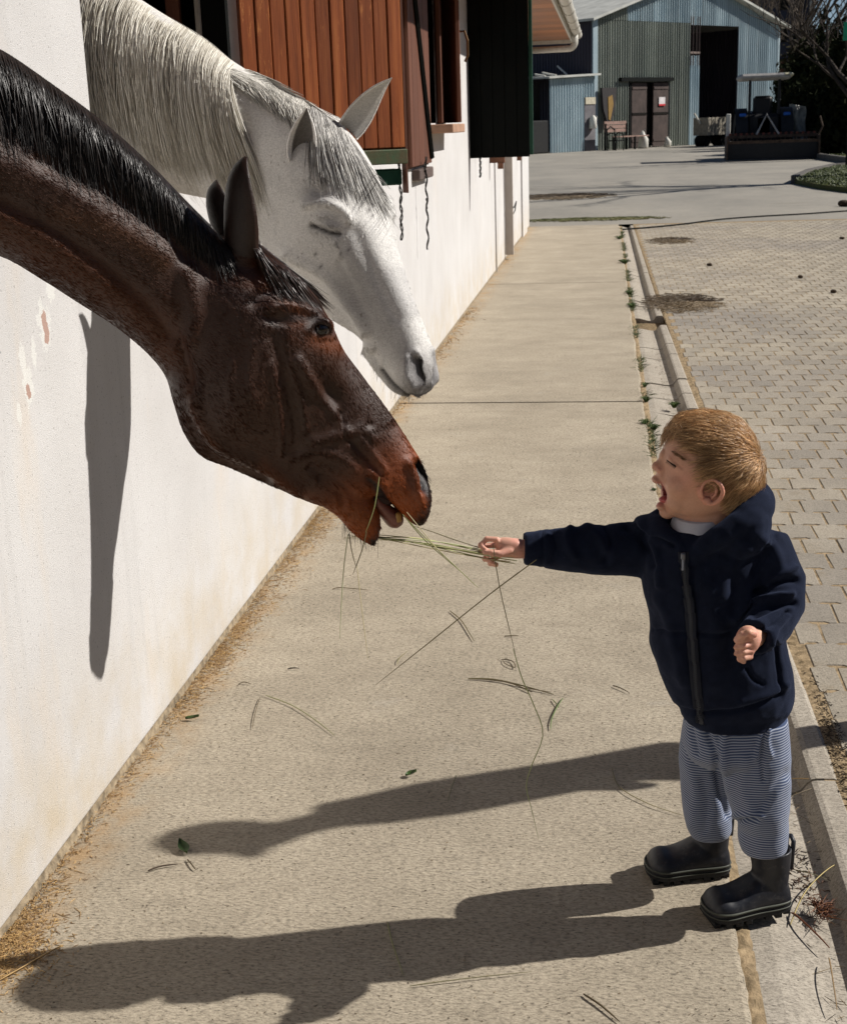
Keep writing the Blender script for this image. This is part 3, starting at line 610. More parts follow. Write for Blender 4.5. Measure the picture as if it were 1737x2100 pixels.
tr = MB(); [tr.box(B3(g0+(gm-g0)*f, (bz(1420, 60)+bz(1420, 108))/2, .02), (.07, .08, 2.4)) for f in (0.05, .35, .68, .96)]; tr.box(B3((g0+gm)/2, bz(1420, 108), .02), (gm-g0, .08, .10), rz=math.atan2(bd[1], bd[0])); tr.build('transom_bars', mat('old_timber', (.2, .15, .13), .8), barn)
ins = MB(); ins.quad(B3(.2, 0, -9), B3(sR, 0, -9), B3(sR, zA, -9), B3(.2, zA, -9)); ins.quad(B3(.3, 0, -.4), B3(.3, zl, -.4), B3(.3, zl, -9), B3(.3, 0, -9)); ins.build('inner_wall', M_DRK, barn)
# corner posts, side wall, roof
MB().box(B3(.18, zl/2, .02), (.34, .10, zl), rz=math.atan2(bd[1], bd[0])).build('corner_trim', M_TB, barn); MB().box(B3(sR, zr/2, .02), (.14, .10, zr), rz=math.atan2(bd[1], bd[0])).build('corner_trim', M_TB, barn)
LEN = 26
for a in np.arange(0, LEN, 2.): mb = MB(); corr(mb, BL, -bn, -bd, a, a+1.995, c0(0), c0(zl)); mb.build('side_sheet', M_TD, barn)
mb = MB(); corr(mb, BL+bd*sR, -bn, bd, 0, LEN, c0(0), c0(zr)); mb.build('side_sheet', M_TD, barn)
for s0, s1, z0_, z1_ in ((-.45, sA, zl-.16, zA+.05), (sR+.45, sA, zr-.16, zA+.05)):
    for a in np.arange(-.5, LEN, 3.3):
        mb = MB(); q = [B3(s0, z0_, -a), B3(s1, z1_, -a), B3(s1, z1_, -a-3.28), B3(s0, z0_, -a-3.28)]; mb.add([*q, *[p+np.array([0, 0, .12]) for p in q]], [(0, 1, 2, 3), (7, 6, 5, 4), (0, 4, 5, 1), (2, 6, 7, 3), (3, 7, 4, 0)]); mb.build('roof_sheet', M_RW, barn)
# brown double door, lintel, notice
M_DB = mat('brown_door', (.075, .052, .045), .75, var=.25, scale=2.5)
dm0, dm1 = bs(1324), bs(1338)
for a, b in ((bs(1294), dm0), (dm1, bs(1368))):
    dr = MB(); dr.box(B3((a+b)/2, zd/2, .0), (b-a, .08, zd-.08), rz=math.atan2(bd[1], bd[0])); dr.build('door', M_DB, barn)
    for k in range(3): MB().box(B3((a+b)/2, [.35, zd*.52, zd-.3][k], .05), (b-a-.04, .04, .11), rz=math.atan2(bd[1], bd[0])).build('door_rail', M_DRK if k == 1 else M_DB, barn)
MB().box(B3((dm0+dm1)/2, zd/2, -.25), (dm1-dm0+.3, .05, zd), rz=math.atan2(bd[1], bd[0])).build('door_gap', M_DRK, barn); MB().box(B3(bs(1290), zd/2, .03), (.13, .1, zd), rz=math.atan2(bd[1], bd[0])).build('door_post', M_BLK, barn)
MB().box(B3((bs(1267)+bs(1373))/2, zd+.12, .1), (bs(1373)-bs(1267), .25, .18), rz=math.atan2(bd[1], bd[0])).build('door_track', M_BLK, barn)
no = MB(); q = B3(bs(1354), bz(1354, 208), .08); no.box(q, (.50, .02, .42), rz=math.atan2(bd[1], bd[0])); no.build('notice', mat('notice_white', (.75, .7, .7), .6), barn); MB().box(q+bn*.012-np.array([0, 0, .17]), (.50, .01, .09), rz=math.atan2(bd[1], bd[0])).build('notice_stripe', mat('notice_red', (.6, .03, .04), .6), barn)
# ------------------------------------------------------------ lean-to shed
shed = empty('lean_to_shed', tuple(BL-bd*2), label='small light blue corrugated shed leaning on the barn\'s left corner', cat='shed')
so_ = .25; s0, s1 = bs(1118, 250), -.05; zt0, zt1 = bz(1120, 163), bz(1210, 156)
zf = lambda s_: zt0+(zt1-zt0)*(s_-s0)/(s1-s0); gd0, gd1 = bs(1188.5), bs(1213)
for a, b in ((s0, (s0+gd0)/2), ((s0+gd0)/2, gd0)): mb = MB(); corr(mb, BL+bn*so_, bd, bn, a, b-.01, c0(0), zf); mb.build('wall_sheet', M_TB, shed)
mb = MB(); corr(mb, BL+bn*so_, bd, bn, gd0, s1, c0(bz(1200, 200)), zf); mb.build('wall_sheet', M_TB, shed)
aR = math.atan2(bd[1], bd[0])
MB().box(B3((gd0+gd1)/2, bz(1200, 200)/2, so_), (gd1-gd0-.1, .06, bz(1200, 200)), rz=aR).build('door', mat('grey_door', (.16, .15, .16), .7, var=.2, scale=2), shed)
MB().box(B3((gd0+gd1)/2, bz(1200, 207), so_+.05), (gd1-gd0-.15, .03, .32), rz=aR).build('door_board', mat('cream_board', (.55, .5, .38), .7), shed)
ns = empty('white_can', tuple(B3(bs(1202), 0, .6)), label='white jug hanging on the grey shed door', cat='jug'); c = B3(bs(1202), bz(1202, 250), .42); MB().tube([c-[0, 0, .32], c-[0, 0, .3], c+[0, 0, .18], c+[0, 0, .26], c+[0, 0, .3]], [.17, .19, .18, .08, .07], 14).build('jug_body', M_WHT, ns, True); MB().tube([c+[.12, 0, .12], c+[.22, 0, .2], c+[.1, 0, .28]], .02, 6).build('handle', M_WHT, ns)
rf = MB(); q = [B3(s0-.3, zt0+.02, so_+.3), B3(s1+.1, zt1+.02, so_+.3), B3(s1+.1, zt1+.1, so_-6), B3(s0-.3, zt0+.1, so_-6)]; rf.add([*q, *[p+np.array([0, 0, .09]) for p in q]], [(3, 2, 1, 0), (4, 5, 6, 7), (0, 1, 5, 4), (1, 2, 6, 5), (3, 0, 4, 7)]); rf.build('roof', M_RW, shed)
for k in range(4): a = B3(s0+.3+k*1.1, zf(s0+k)+.16, so_-.5-k*.3); MB().tube([a, a+[random.uniform(-.7, .4), .3, random.uniform(.1, .5)]], .045, 5).build('roof_litter', M_WHT, shed)
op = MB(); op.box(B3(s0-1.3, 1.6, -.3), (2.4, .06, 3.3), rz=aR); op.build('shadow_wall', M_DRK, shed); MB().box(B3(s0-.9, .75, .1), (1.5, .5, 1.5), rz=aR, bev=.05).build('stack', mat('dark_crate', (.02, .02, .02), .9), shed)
# things in front of the barn
hg = empty('hanging_collar', tuple(B3(bs(1239), 0, .2)), label='dark pointed leather collar with a yellow lining hanging on the barn wall', cat='harness')
c = B3(bs(1239), bz(1239, 215), .18); u = bd
pl = [(-.55, .8), (.55, .8), (.5, .2), (.42, -.25), (.12, -.95), (-.1, -.95), (-.42, -.25), (-.5, .3)]
def slab(nm, pts, c_, th, m_, par, k=1.): n = len(pts); a = [c_+bd*x*k+np.array([0, 0, y*k]) for x, y in pts]; b = [p+bn*th for p in a]; return MB().add(a+b, [tuple(range(n))[::-1], tuple(range(n, 2*n))]+[(i, (i+1) % n, n+(i+1) % n, n+i) for i in range(n)]).build(nm, m_, par)
slab('collar', pl, c, .14, mat('dark_leather', (.035, .03, .03), .7), hg); slab('lining', [(-.12, .35), (.2, .45), (.28, 0), (.05, -.75), (-.08, -.7)], c+bn*.145, .02, mat('yellow_lining', (.28, .17, .05), .8), hg); MB().tube([c+[0, 0, -.9], c+[.05, 0, -2.1]], .03, 5).build('strap', M_BLK, hg)
bench = empty('wooden_bench', tuple(B3(bs(1272), 0, 1.2)), label='small wooden bench with pink-brown backrest against the barn', cat='bench'); z_ = lambda py: bz(1272, py, 1.2)
M_BW = mat('bench_wood', (.34, .22, .18), .8, var=.2); o_ = 1.2
for k, zz in enumerate((.92, 1.10, 1.28)): MB().box(B3(bs(1271, 275, o_), zz, o_-.3), (1.65, .05, .15), rz=aR).build('back_slat', M_BW, bench)
for k in (-.2, .0, .2): MB().box(B3(bs(1300, 275, o_)-.3, .62, o_+k), (2.2, .16, .05), rz=aR).build('seat_slat', M_BW, bench)
for sx in (-.8, .8): MB().box(B3(bs(1272, 275, o_)+sx, .6, o_-.28), (.08, .08, 1.3), rz=aR).build('leg', M_BLK, bench); MB().box(B3(bs(1272, 275, o_)+sx, .3, o_+.25), (.08, .08, .62), rz=aR).build('leg', M_BLK, bench)
ch = empty('iron_chair', tuple(B3(bs(1262), 0, 2.)), label='black iron garden chair with curved arms in front of the bench', cat='chair'); c = B3(bs(1262, 285, 1.9), 0, 1.9)
for sx in (-.28, .28):
    MB().tube([c+bd*sx+bn*.25, c+bd*sx+bn*.27+[0, 0, .45], c+bd*sx+bn*.2+[0, 0, .78], c+bd*sx-bn*.1+[0, 0, .82], c+bd*sx-bn*.28+[0, 0, .7]], .028, 6).build('arm', M_BLK, ch); MB().tube([c+bd*sx-bn*.25, c+bd*sx-bn*.3+[0, 0, 1.0]], .028, 6).build('leg', M_BLK, ch)
MB().box(c+[0, 0, .46], (.6, .55, .05), rz=aR, bev=.02).build('seat', M_BLK, ch); MB().tube([c+bd*-.28-bn*.3+[0, 0, .95], c-bn*.32+[0, 0, 1.12], c+bd*.28-bn*.3+[0, 0, .95]], .03, 6).build('backrest', M_BLK, ch)
def sack(px, py0, py1, w_, off, label, m_, nm='sack'):
    c = B3(bs(px, 290, off), 0, off); h_ = bz(px, py0, off); o = empty(nm, tuple(c), label=label, cat='sack', group='white sacks by the barn')
    MB().tube([c+[0, 0, .0], c+[0, 0, .08], c+[.04, 0, h_*.5], c+[-.03, 0, h_*.8], c+[0, 0, h_]], [w_*.8, w_, w_*.85, w_*.5, w_*.15], 10).build('bag', m_, o, True); MB().tube([c+[0, 0, h_*.9], c+[w_*.4, 0, h_*1.05]], w_*.12, 5).build('knot', m_, o)
sack(1318, 268, 304, .28, 1.0, 'white feed sack leaning by the bench end', M_WHT); sack(1368, 280, 303, .2, .7, 'small pale sack at the foot of the brown door', M_WHT)
def crate(px, o_, label):
    c = B3(bs(px, 295, o_), 0, o_); b = empty('slatted_cart', tuple(c), label=label, cat='cart')
    for k in range(6): MB().box(c+bd*(-.75+.3*k)+[0, 0, .95], (.26, .9, .85), rz=aR, bev=.01).build('slat', mat('grey_slats', (.27, .24, .19), .85, var=.2), b)
    for sx in (-.7, .7): MB().cyl(c+bd*sx-bn*.3+[0, 0, .26], c+bd*sx+bn*.3+[0, 0, .26], .26, 14).build('wheel', M_BLK, b)
    MB().tube([c-bd*.9+[0, 0, 1.1], c-bd*1.4+[0, 0, 1.6]], .05, 5).build('handle', M_WHT, b)
crate(1457, 3.2, 'slatted wooden cart with black wheels beside the open barn doorway')
# ------------------------------------------------------------ tractor and harrow
TC = ground(1545, 322); TC = np.array([TC[0], 47.6, 0]); TX = (TC-CAM) @ MC[2]/2800.   # metres per photo unit at that distance
trac = empty('tractor', tuple(TC), label='dark blue farm tractor seen from behind under a grey canopy', cat='tractor')
M_TBL = mat('tractor_blue', (.004, .006, .016), .5, spec=.4, var=.15); M_TLB = mat('bright_blue', (.02, .12, .5), .4); M_TYR = mat('tyre', (.014, .013, .012), .9, bmp=.4); M_TK = mat('black_iron', (.015, .015, .017), .6); M_CAN = mat('canopy_grey', (.42, .40, .38), .6)
T = lambda x, y, z: TC+np.array([x, y, z])
MB().box(T(0, 1.2, 1.05), (.62, 2.6, .75), bev=.12).build('body', M_TBL, trac); MB().box(T(0, 2.3, 1.2), (.66, 1.3, .7), bev=.15).build('hood', M_TBL, trac)
for sx in (-1, 1):
    w_ = MB(); a = np.linspace(0, 2*pi, 33)
    prof_ = [(.33, -.14), (.6, -.17), (.72, -.15), (.76, -.06), (.76, .06), (.72, .15), (.6, .17), (.33, .14)]
    X = np.array([[sx*.72+o for r, o in prof_] for _ in a]); Y = np.array([[r*cos(t) for r, o in prof_] for t in a]); Z = np.array([[.76+r*sin(t) for r, o in prof_] for t in a]); w_.sheet(X+TC[0], Y+TC[1]+.4, Z); 
    for i in range(22): t = 2*pi*i/22; w_.box(T(sx*.72, .4+.765*cos(t), .76+.765*sin(t)), (.30, .05, .05), R=np.array([[1, 0, 0], [0, cos(t), -sin(t)], [0, sin(t), cos(t)]]))
    wh = w_.build('wheel', M_TYR, trac, True); r_ = MB().cyl(T(sx*.70-.1, .4, .76), T(sx*.70+.1, .4, .76), .34, 18).build('rim', M_CAN, wh); r_.matrix_parent_inverse = Matrix.Translation(-Vector(TC))
    w_ = MB().cyl(T(sx*.62-.1, 2.7, .42), T(sx*.62+.1, 2.7, .42), .42, 20).build('wheel', M_TYR, trac)
    fe = MB(); a = np.linspace(.1, pi-.1, 14); fe.sheet(np.array([[TC[0]+sx*.52, TC[0]+sx*.92] for _ in a]), np.array([[TC[1]+.4+.86*cos(t)]*2 for t in a]), np.array([[.78+.86*sin(t)]*2 for t in a])); fe.build('fender', M_TK, trac, True)
    MB().box(T(sx*.70, -.33, 1.42), (.22, .06, .1), bev=.02).build('tail_lamp', M_TLB, trac)
MB().box(T(0, .15, .95), (1.15, .5, 1.0), bev=.12).build('gearbox', M_TK, trac); MB().box(T(-.02, .25, 1.68), (.62, .2, .66), bev=.15).build('seat_back', M_TK, trac); MB().box(T(-.02, .5, 1.45), (.5, .5, .14), bev=.04).build('seat', M_TK, trac)
MB().tube([T(.18*cos(a)+.0, .95+.0, 1.72+.18*sin(a)) for a in np.linspace(0, 2*pi, 18)], .018, 5).build('steering_wheel', M_TK, trac)
for sx in (-.47, .47): MB().box(T(sx, .0, 2.0), (.08, .08, 1.15)).build('canopy_post', M_TK, trac)
MB().tube([T(.47, .2, 1.4), T(.62, 1.2, 1.9), T(.62, 1.2, 2.2)], .04, 6).build('exhaust', M_TK, trac)
cn = MB(); cn.box(T(0.02, .6, 2.60), (1.62, 1.7, .20), bev=.07); cn.build('canopy', M_CAN, trac); MB().box(T(.72, .55, 2.63), (.32, 1.6, .14), bev=.05).build('canopy_edge', mat('cream_plastic', (.65, .6, .42), .5), trac)
har = empty('harrow', tuple(T(0, -1.1, 0)), label='wide rusty spring-tine harrow hitched behind the tractor', cat='farm implement'); M_RU = mat('harrow_rust', (.10, .065, .045), .8, var=.35, scale=6)
for k, (yy, zz) in enumerate(((-1.5, .58), (-1.15, .74), (-.85, .80))): MB().box(T(.15, yy, zz), (2.85, .09, .09)).build('beam', M_RU, har)
for k in range(19): x = -1.2+k*.15; MB().tube([T(x, -.85, .78), T(x, -1.0, .60), T(x+.02, -1.25, .5), T(x, -1.35, .2), T(x, -1.2, .04)], .022, 5).build('tine', M_RU, har)
for k in range(16): MB().box(T(-1.15+k*.175, -1.06, .80), (.07, .10, .12)).build('clamp', mat('clamp_red', (.16, .05, .035), .8), har)
MB().box(T(.15, -1.52, .29), (2.8, .03, .50)).build('shade_leveller', M_TK, har)  # black and deepened to stand in for the shade under the harrow
for sx in (-1.28, 1.58): MB().box(T(sx, -1.3, .4), (.04, .8, .72)).build('side_plate', M_RU, har)
MB().tube([T(-.32, -1.1, .8), T(0, -.9, 1.42), T(.38, -1.1, .8)], .035, 6).build('hitch_frame', M_CAN, har); MB().tube([T(1.6, -1.2, .75), T(1.72, -1.2, 1.0), T(1.62, -1.2, 1.32)], .035, 6).build('marker_arm', M_RU, har); MB().box(T(-1.2, -.9, 1.0), (.14, .08, .95), bev=.02).build('white_post', M_WHT, har)
tarp = empty('white_sheet', tuple(T(1.12, 1.0, 0)), label='tall dirty white plastic sheet standing beside the tractor wheel', cat='sheet')
g = MB(); us = np.linspace(0, 1, 8); vs = np.linspace(0, 1, 10); U, Vv = np.meshgrid(us, vs, indexing='ij'); g.sheet(TC[0]+.92+.5*U+.14*(1-Vv)*1.0+.04*np.sin(Vv*9), TC[1]+.9+.12*np.sin(U*7+Vv*3), .45+1.28*Vv-.1*U); g.sheet(TC[0]+.92+.5*U+.14*(1-Vv), TC[1]+.96+.12*np.sin(U*7+Vv*3), .45+1.28*Vv-.1*U); g.build('sheet', mat('dirty_white', (.5, .5, .46), .7, var=.3, scale=5), tarp, True); MB().box(T(1.2, 1.1, .25), (.8, .5, .45), bev=.04).build('pallet', M_BLK, tarp)
# ------------------------------------------------------------ lawns, kerbs, fences, trees
M_GR = mat('lawn_green', (.045, .065, .015), .95, var=.35, scale=4, alt=(.10, .085, .03), bmp=.6, bscale=30)
def lawn(pts, nm, seed):
    P = [ground(*p) for p in pts]; n = len(P); a = [np.array([p[0], p[1], .09]) for p in P]; b = [np.array([p[0], p[1], -.05]) for p in P]
    o = MB().add(a+b, [tuple(range(n))]+[(i, n+i, n+(i+1) % n, (i+1) % n) for i in range(n)]).build(nm, M_GR, kind='structure')
    r_ = np.random.RandomState(seed); A = np.array(a)[:, :2]; lo, hi = A.min(0), np.minimum(A.max(0), A.min(0)+[9, 22]); paths = []
    def inside(q):
        c = False
        for i in range(n):
            x1, y1 = A[i]; x2, y2 = A[(i+1) % n]
            if (y1 > q[1]) != (y2 > q[1]) and q[0] < (x2-x1)*(q[1]-y1)/(y2-y1)+x1: c = not c
        return c
    while len(paths) < 5200:
        q = lo+(hi-lo)*r_.rand(2)
        if inside(q): h_ = r_.uniform(.02, .07); dx = r_.normal(0, .04, 2); paths.append([[q[0], q[1], .08], [q[0]+dx[0]*.4, q[1]+dx[1]*.4, .09+h_*.6], [q[0]+dx[0], q[1]+dx[1], .09+h_]])
    g_ = strands('lawn_grass', paths, .012, M_WHAIR, None, hcols(len(paths), (.02, .035, .008), (.10, .12, .03), seed)); tag(g_, kind='stuff')
    return P
LA = lawn([(1652, 322), (1700, 329), (1760, 338), (1900, 352), (1990, 300), (1668, 288)], 'far_lawn', 1); LB = lawn([(1628, 377), (1658, 362), (1707, 350), (1760, 346), (1860, 380), (1800, 402), (1737, 395), (1680, 388)], 'near_lawn', 2)
M_KB = mat('kerb_stone', (.12, .11, .10), .9)
for Pk in (LA[:4], LB[:4]):
    k_ = MB()
    for a, b in zip(Pk[:-1], Pk[1:]): 
        m_ = (a+b)/2; d_ = b-a; k_.box((m_[0], m_[1], .05), (np.linalg.norm(d_)+.05, .14, .24), rz=math.atan2(d_[1], d_[0]))
    k_.build('kerb', M_KB, kind='structure')
fen = empty('picket_fence', (9.2, 55, 0), label='low dark picket fence on the lawn behind the harrow', cat='fence')
for i in range(22): MB().box((XP(1662, 52)+i*.27, 52-.1*i, .62), (.15, .05, 1.2)).build('picket', M_BLK, fen)
for zz in (.45, 1.05): MB().box((XP(1662, 52)+2.8, 51, zz), (6.0, .05, .10), rz=-.36).build('rail', M_BLK, fen)
fb_ = empty('board_fence', (12, 80, 0), label='pale weathered board fence in the gap right of the barn', cat='fence')
for i in range(9):
    for zz in (3.1, 3.9): MB().box((XP(1600+i*6.5, 78), 78, zz-.9), (.48, .06, .22)).build('board', mat('pale_board', (.30, .27, .24), .8, island=.3), fb_)
for i in range(4): MB().box((XP(1600+i*19, 78), 78.1, 1.9), (.18, .14, 4.4)).build('post', M_BR, fb_)
# apartment block and distant tower
bld = empty('apartment_block', (18, 150, 0), label='grey-violet apartment block rising behind the bare trees', cat='building'); M_AP = mat('violet_grey_wall', (.055, .052, .075), .9, var=.1, scale=.2)
P0 = atY(1560, 100, 150); P1 = atY(1657, 100, 150); W2 = (P1[0]-P0[0]); MB().box(((P0[0]+P1[0])/2, 158, 16), (W2, 16, 34)).build('wall', M_AP, bld)
for r in range(9):
    for c_ in range(2): w_ = MB().box((P0[0]+W2*(.45+.33*c_), 149.96, 3+r*3.1), (.9, .1, 1.5)).build('window', M_DRK, bld)
MB().box((P1[0]+.1, 149.9, 16), (.35, .3, 34)).build('corner_strip', M_RW, bld)
tw = empty('tower_block', (40, 400, 0), label='small pale tower block far away against the sky', cat='building'); q0 = atY(1662, 60, 400); q1 = atY(1682, 60, 400); MB().box(((q0[0]+q1[0])/2, 405, 15), (q1[0]-q0[0], 10, q0[2]*2-30)).build('wall', mat('pale_wall', (.42, .4, .36), .9), tw)
for k in range(3): MB().box((q0[0]+(q1[0]-q0[0])*(.25+.25*k), 399.9, q0[2]-6), (.9, .2, 3)).build('window', M_DRK, tw)
M_BARK = mat('bark', (.055, .042, .032), .95, var=.3, scale=6, bmp=.5, bscale=40); M_BARK2 = mat('pale_bark', (.13, .10, .075), .95, var=.3, scale=6)
def bare_tree(loc, H_, seed, label, m_, levels=5, spread=.5, thin=1., lean=(0, 0), first=.22):
    r_ = random.Random(seed); o = empty('bare_tree', loc, label=label, cat='tree', group='leafless trees round the yard'); tr = MB(); cr = MB()
    def grow(p, d, l_, r, lev):
        n = 4; pts = [p]; q = p
        for i in range(n): d = d+np.array([r_.gauss(0, .10), r_.gauss(0, .10), r_.gauss(.03, .05)]); d /= np.linalg.norm(d); q = q+d*l_/n; pts.append(q)
        (tr if lev == 0 else cr).tube(pts, np.linspace(r, r*.62, n+1), 7 if lev == 0 else (5 if lev < 3 else 3), cap=False)
        if lev >= levels: return
        for k in range(r_.choice([2, 3, 3]) if lev else 4):
            a = r_.uniform(0, 2*pi); nd = d+spread*r_.uniform(.7, 1.5)*np.array([cos(a), sin(a), r_.uniform(-.2, .5)]); nd /= np.linalg.norm(nd); s_ = pts[-1] if k < 2 else pts[r_.choice([2, 3])]
            grow(s_, nd, l_*r_.uniform(.62, .86), r*.58*r_.uniform(.8, 1.1), lev+1)
    grow(np.array(loc, float), np.array([lean[0], lean[1], 1.]), H_*first, H_*.016*thin, 0); tr.build('trunk', m_, o, True); cr.build('crown', m_, o, True)
bare_tree((9.3, 31.0, 0), 11, 3, 'bare tree standing out of sight on the near lawn', M_BARK, thin=1.7, spread=.5, first=.42)
bare_tree((XP(1596, 84), 84, 0), 17, 4, 'tall bare brown tree just right of the barn roof', M_BARK2, spread=.4); bare_tree((XP(1560, 104), 104, 0), 19, 5, 'bare brown tree behind the barn\'s right slope', M_BARK2, spread=.35); bare_tree((XP(1636, 98), 98, 0), 19, 6, 'bare tree in front of the apartment block', M_BARK2, spread=.35)
bare_tree((XP(1716, 66), 66, 0), 13, 7, 'dark bare tree spreading across the patch of sky', M_BARK, spread=.75, lean=(-.1, 0)); bare_tree((XP(1790, 45), 45, 0), 10, 9, 'bare tree leaning in at the right edge over the evergreens', M_BARK, spread=.75, lean=(-.35, 0)); bare_tree((XP(1500, 108), 108, 0), 18, 14, 'bare brown tree rising over the middle of the barn\'s right slope', M_BARK2, spread=.4)
M_LEAF = mat('dark_foliage', (.012, .018, .007), .95, spec=.05, var=.4, scale=.8, alt=(.022, .02, .009)); M_LEAF2 = mat('olive_foliage', (.06, .05, .018), .9, var=.4, scale=.8)
def bush(loc, rx, ry, rz_, seed, label, m_, nm='conifer', n=9000, cone=.5, leaf=.16, group='evergreens beyond the lawn'):
    r_ = np.random.RandomState(seed); o = empty(nm, loc, label=label, cat='tree', group=group); L0_ = np.array(loc)
    cl_ = r_.normal(0, 1, (60, 3)); cl_ /= np.linalg.norm(cl_, axis=1)[:, None]; hh = r_.rand(60); cl_[:, 2] = hh*2-1; rad = (1-cone*(cl_[:, 2]*.5+.5))
    cc = cl_*np.array([rx, ry, rz_])*np.stack([rad*.8, rad*.8, np.ones(60)], 1)*r_.uniform(.4, .95, (60, 1))+np.array([0, 0, rz_])
    k = r_.randint(0, 60, n); P = cc[k]+r_.normal(0, 1, (n, 3))*np.array([rx, ry, rz_])*.17; P[:, 2] = np.maximum(P[:, 2], .05); a = r_.normal(0, 1, (n, 3)); a /= np.linalg.norm(a, axis=1)[:, None]; b = np.cross(a, r_.normal(0, 1, (n, 3))); b /= np.linalg.norm(b, axis=1)[:, None]; s_ = leaf*r_.uniform(.5, 1.3, (n, 1))
    V = np.stack([P-a*s_, P+b*s_*.45, P+a*s_, P-b*s_*.45], 1).reshape(-1, 3)+L0_; mesh('crown', V, np.arange(n*4).reshape(-1, 4), m_, o); MB().tube([L0_, L0_+[0, 0, rz_*1.3]], [.18, .08], 7).build('trunk', M_BARK, o)
def BX(px, Y, *a, **k): bush((XP(px, Y), Y, 0), *a, **k)
BX(1618, 66, 1.1, 1.2, 1.5, 1, 'low dark green conifer touching the barn\'s right edge', M_LEAF); BX(1668, 62, 1.5, 1.5, 2.1, 2, 'taller dark evergreen right of the first conifer', M_LEAF); BX(1648, 56, .9, .9, 1.2, 3, 'dark bushy evergreen behind the picket fence', M_LEAF); BX(1716, 55, 1.5, 1.5, 2.0, 4, 'broad dark evergreen at the right edge', M_LEAF); BX(1634, 74, 1.4, 1.3, 2.5, 5, 'olive brown shrub between barn and evergreens', M_LEAF2, 'shrub', 7000, leaf=.12)
BX(1700, 72, 2.2, 2, 2.9, 6, 'evergreen behind the broad one, reaching up to the distant tower', M_LEAF); BX(1745, 48, 1.3, 1.4, 1.9, 7, 'evergreen cut by the right edge of the picture', M_LEAF); BX(1690, 49, 1.0, 1.0, 1.1, 8, 'low dark shrub right behind the picket fence', M_LEAF, 'shrub')
hd_ = MB(); 
for i in range(26): x = 8+i*3.6; hd_.box((x, 118+random.uniform(-3, 3), 3.0), (4.2, 5, 5+random.uniform(-1, 2.0)), bev=.9)
hd_.build('distant_hedge', M_LEAF, kind='stuff')
gs = empty('green_sign', tuple(atY(1733, 64, 36)), label='green board corner poking in at the right edge among branches', cat='sign'); c = atY(1740, 64, 36); MB().box(c, (.28, .03, .42), rz=.3, R=None).build('board', mat('sign_green', (.0, .25, .13), .5), gs); MB().tube([c+[.1, .05, .2], c+[.1, .05, -c[2]]], .03, 6).build('post', M_BLK, gs)
# hose, dung, stains on the yard
hp_ = [ground(x, y, .008) for x, y in ((1276, 471), (1330, 467), (1400, 460), (1480, 450), (1560, 444), (1650, 439), (1737, 433), (1850, 428))]; hp_ = crom(np.array(hp_), 60); hp_[:, 2] = .012; tag(MB().tube(hp_, .011, 6).build('cable', M_BLK, None, True), 'thin dark cable lying across the far end of the paving', 'cable')
def litter(name, ctr_, rx, ry, n, l_, r, ca, cb, seed, label=None, cat=None, kind='stuff', z0=0.002, zs=.02, rot=0., k=4):
    r_ = np.random.RandomState(seed); a = r_.rand(n)*2*pi; rr = np.sqrt(r_.rand(n))*r_.uniform(.5, 1.2, n); x = rr*np.cos(a)*rx; y = rr*np.sin(a)*ry; X = ctr_[0]+x*cos(rot)-y*sin(rot); Y = ctr_[1]+x*sin(rot)+y*cos(rot); th = r_.rand(n)*2*pi; ll = l_*r_.uniform(.3, 1.2, n); cv = r_.normal(0, .5, n); P = np.zeros((n, k, 3)); zb = z0+r_.rand(n)*zs*np.maximum(0, 1-rr)
    for j in range(k): t = j/(k-1)-.5; P[:, j, 0] = X+ll*(t*np.cos(th+cv*t)); P[:, j, 1] = Y+ll*(t*np.sin(th+cv*t)); P[:, j, 2] = zb+.004*r_.rand(n)
    o = strands(name, P, r, M_WHAIR, None, hcols(n, ca, cb, seed)); return tag(o, label, cat, kind=kind)
for i, (px, py, rx, ry, n) in enumerate([(1398, 622, .30, .55, 1500), (1375, 494, .28, .5, 600), (1155, 403, .9, 1.1, 1600), (1215, 450, 1.0, .35, 900)]):
    g = ground(px, py); litter('hay_scraps', g, rx, ry, n, .09 if i < 2 else .16, .0028 if i < 2 else .006, (.05, .032, .018) if i < 3 else (.06, .07, .02), (.24, .18, .11) if i < 3 else (.14, .13, .05), 30+i, z0=.004, zs=.015)
for i, (px, py) in enumerate([(1725, 490), (1735, 423), (1452, 545), (1640, 570), (1710, 600)]):
    g = ground(px, py); s_ = .032 if i != 1 else .12; mb = MB(); 
    for k in range(4): mb.ell((g[0]+random.uniform(-s_, s_)*.6, g[1]+random.uniform(-s_, s_)*.6, s_*.35), (s_*.6, s_*.5, s_*.45), n=8, m=6)
    tag(mb.build('dung_lump', mat('dung', (.06, .04, .025), .95), None, True), ['small dark dung lump on the paving at the right edge', 'large dark clod near the cable end at the right edge', 'dung lump beside the gutter past the hay patch', 'single dark lump in the middle of the paving', 'dark lump on the paving close to the right edge'][i], 'dung', 'dung lumps on the yard')

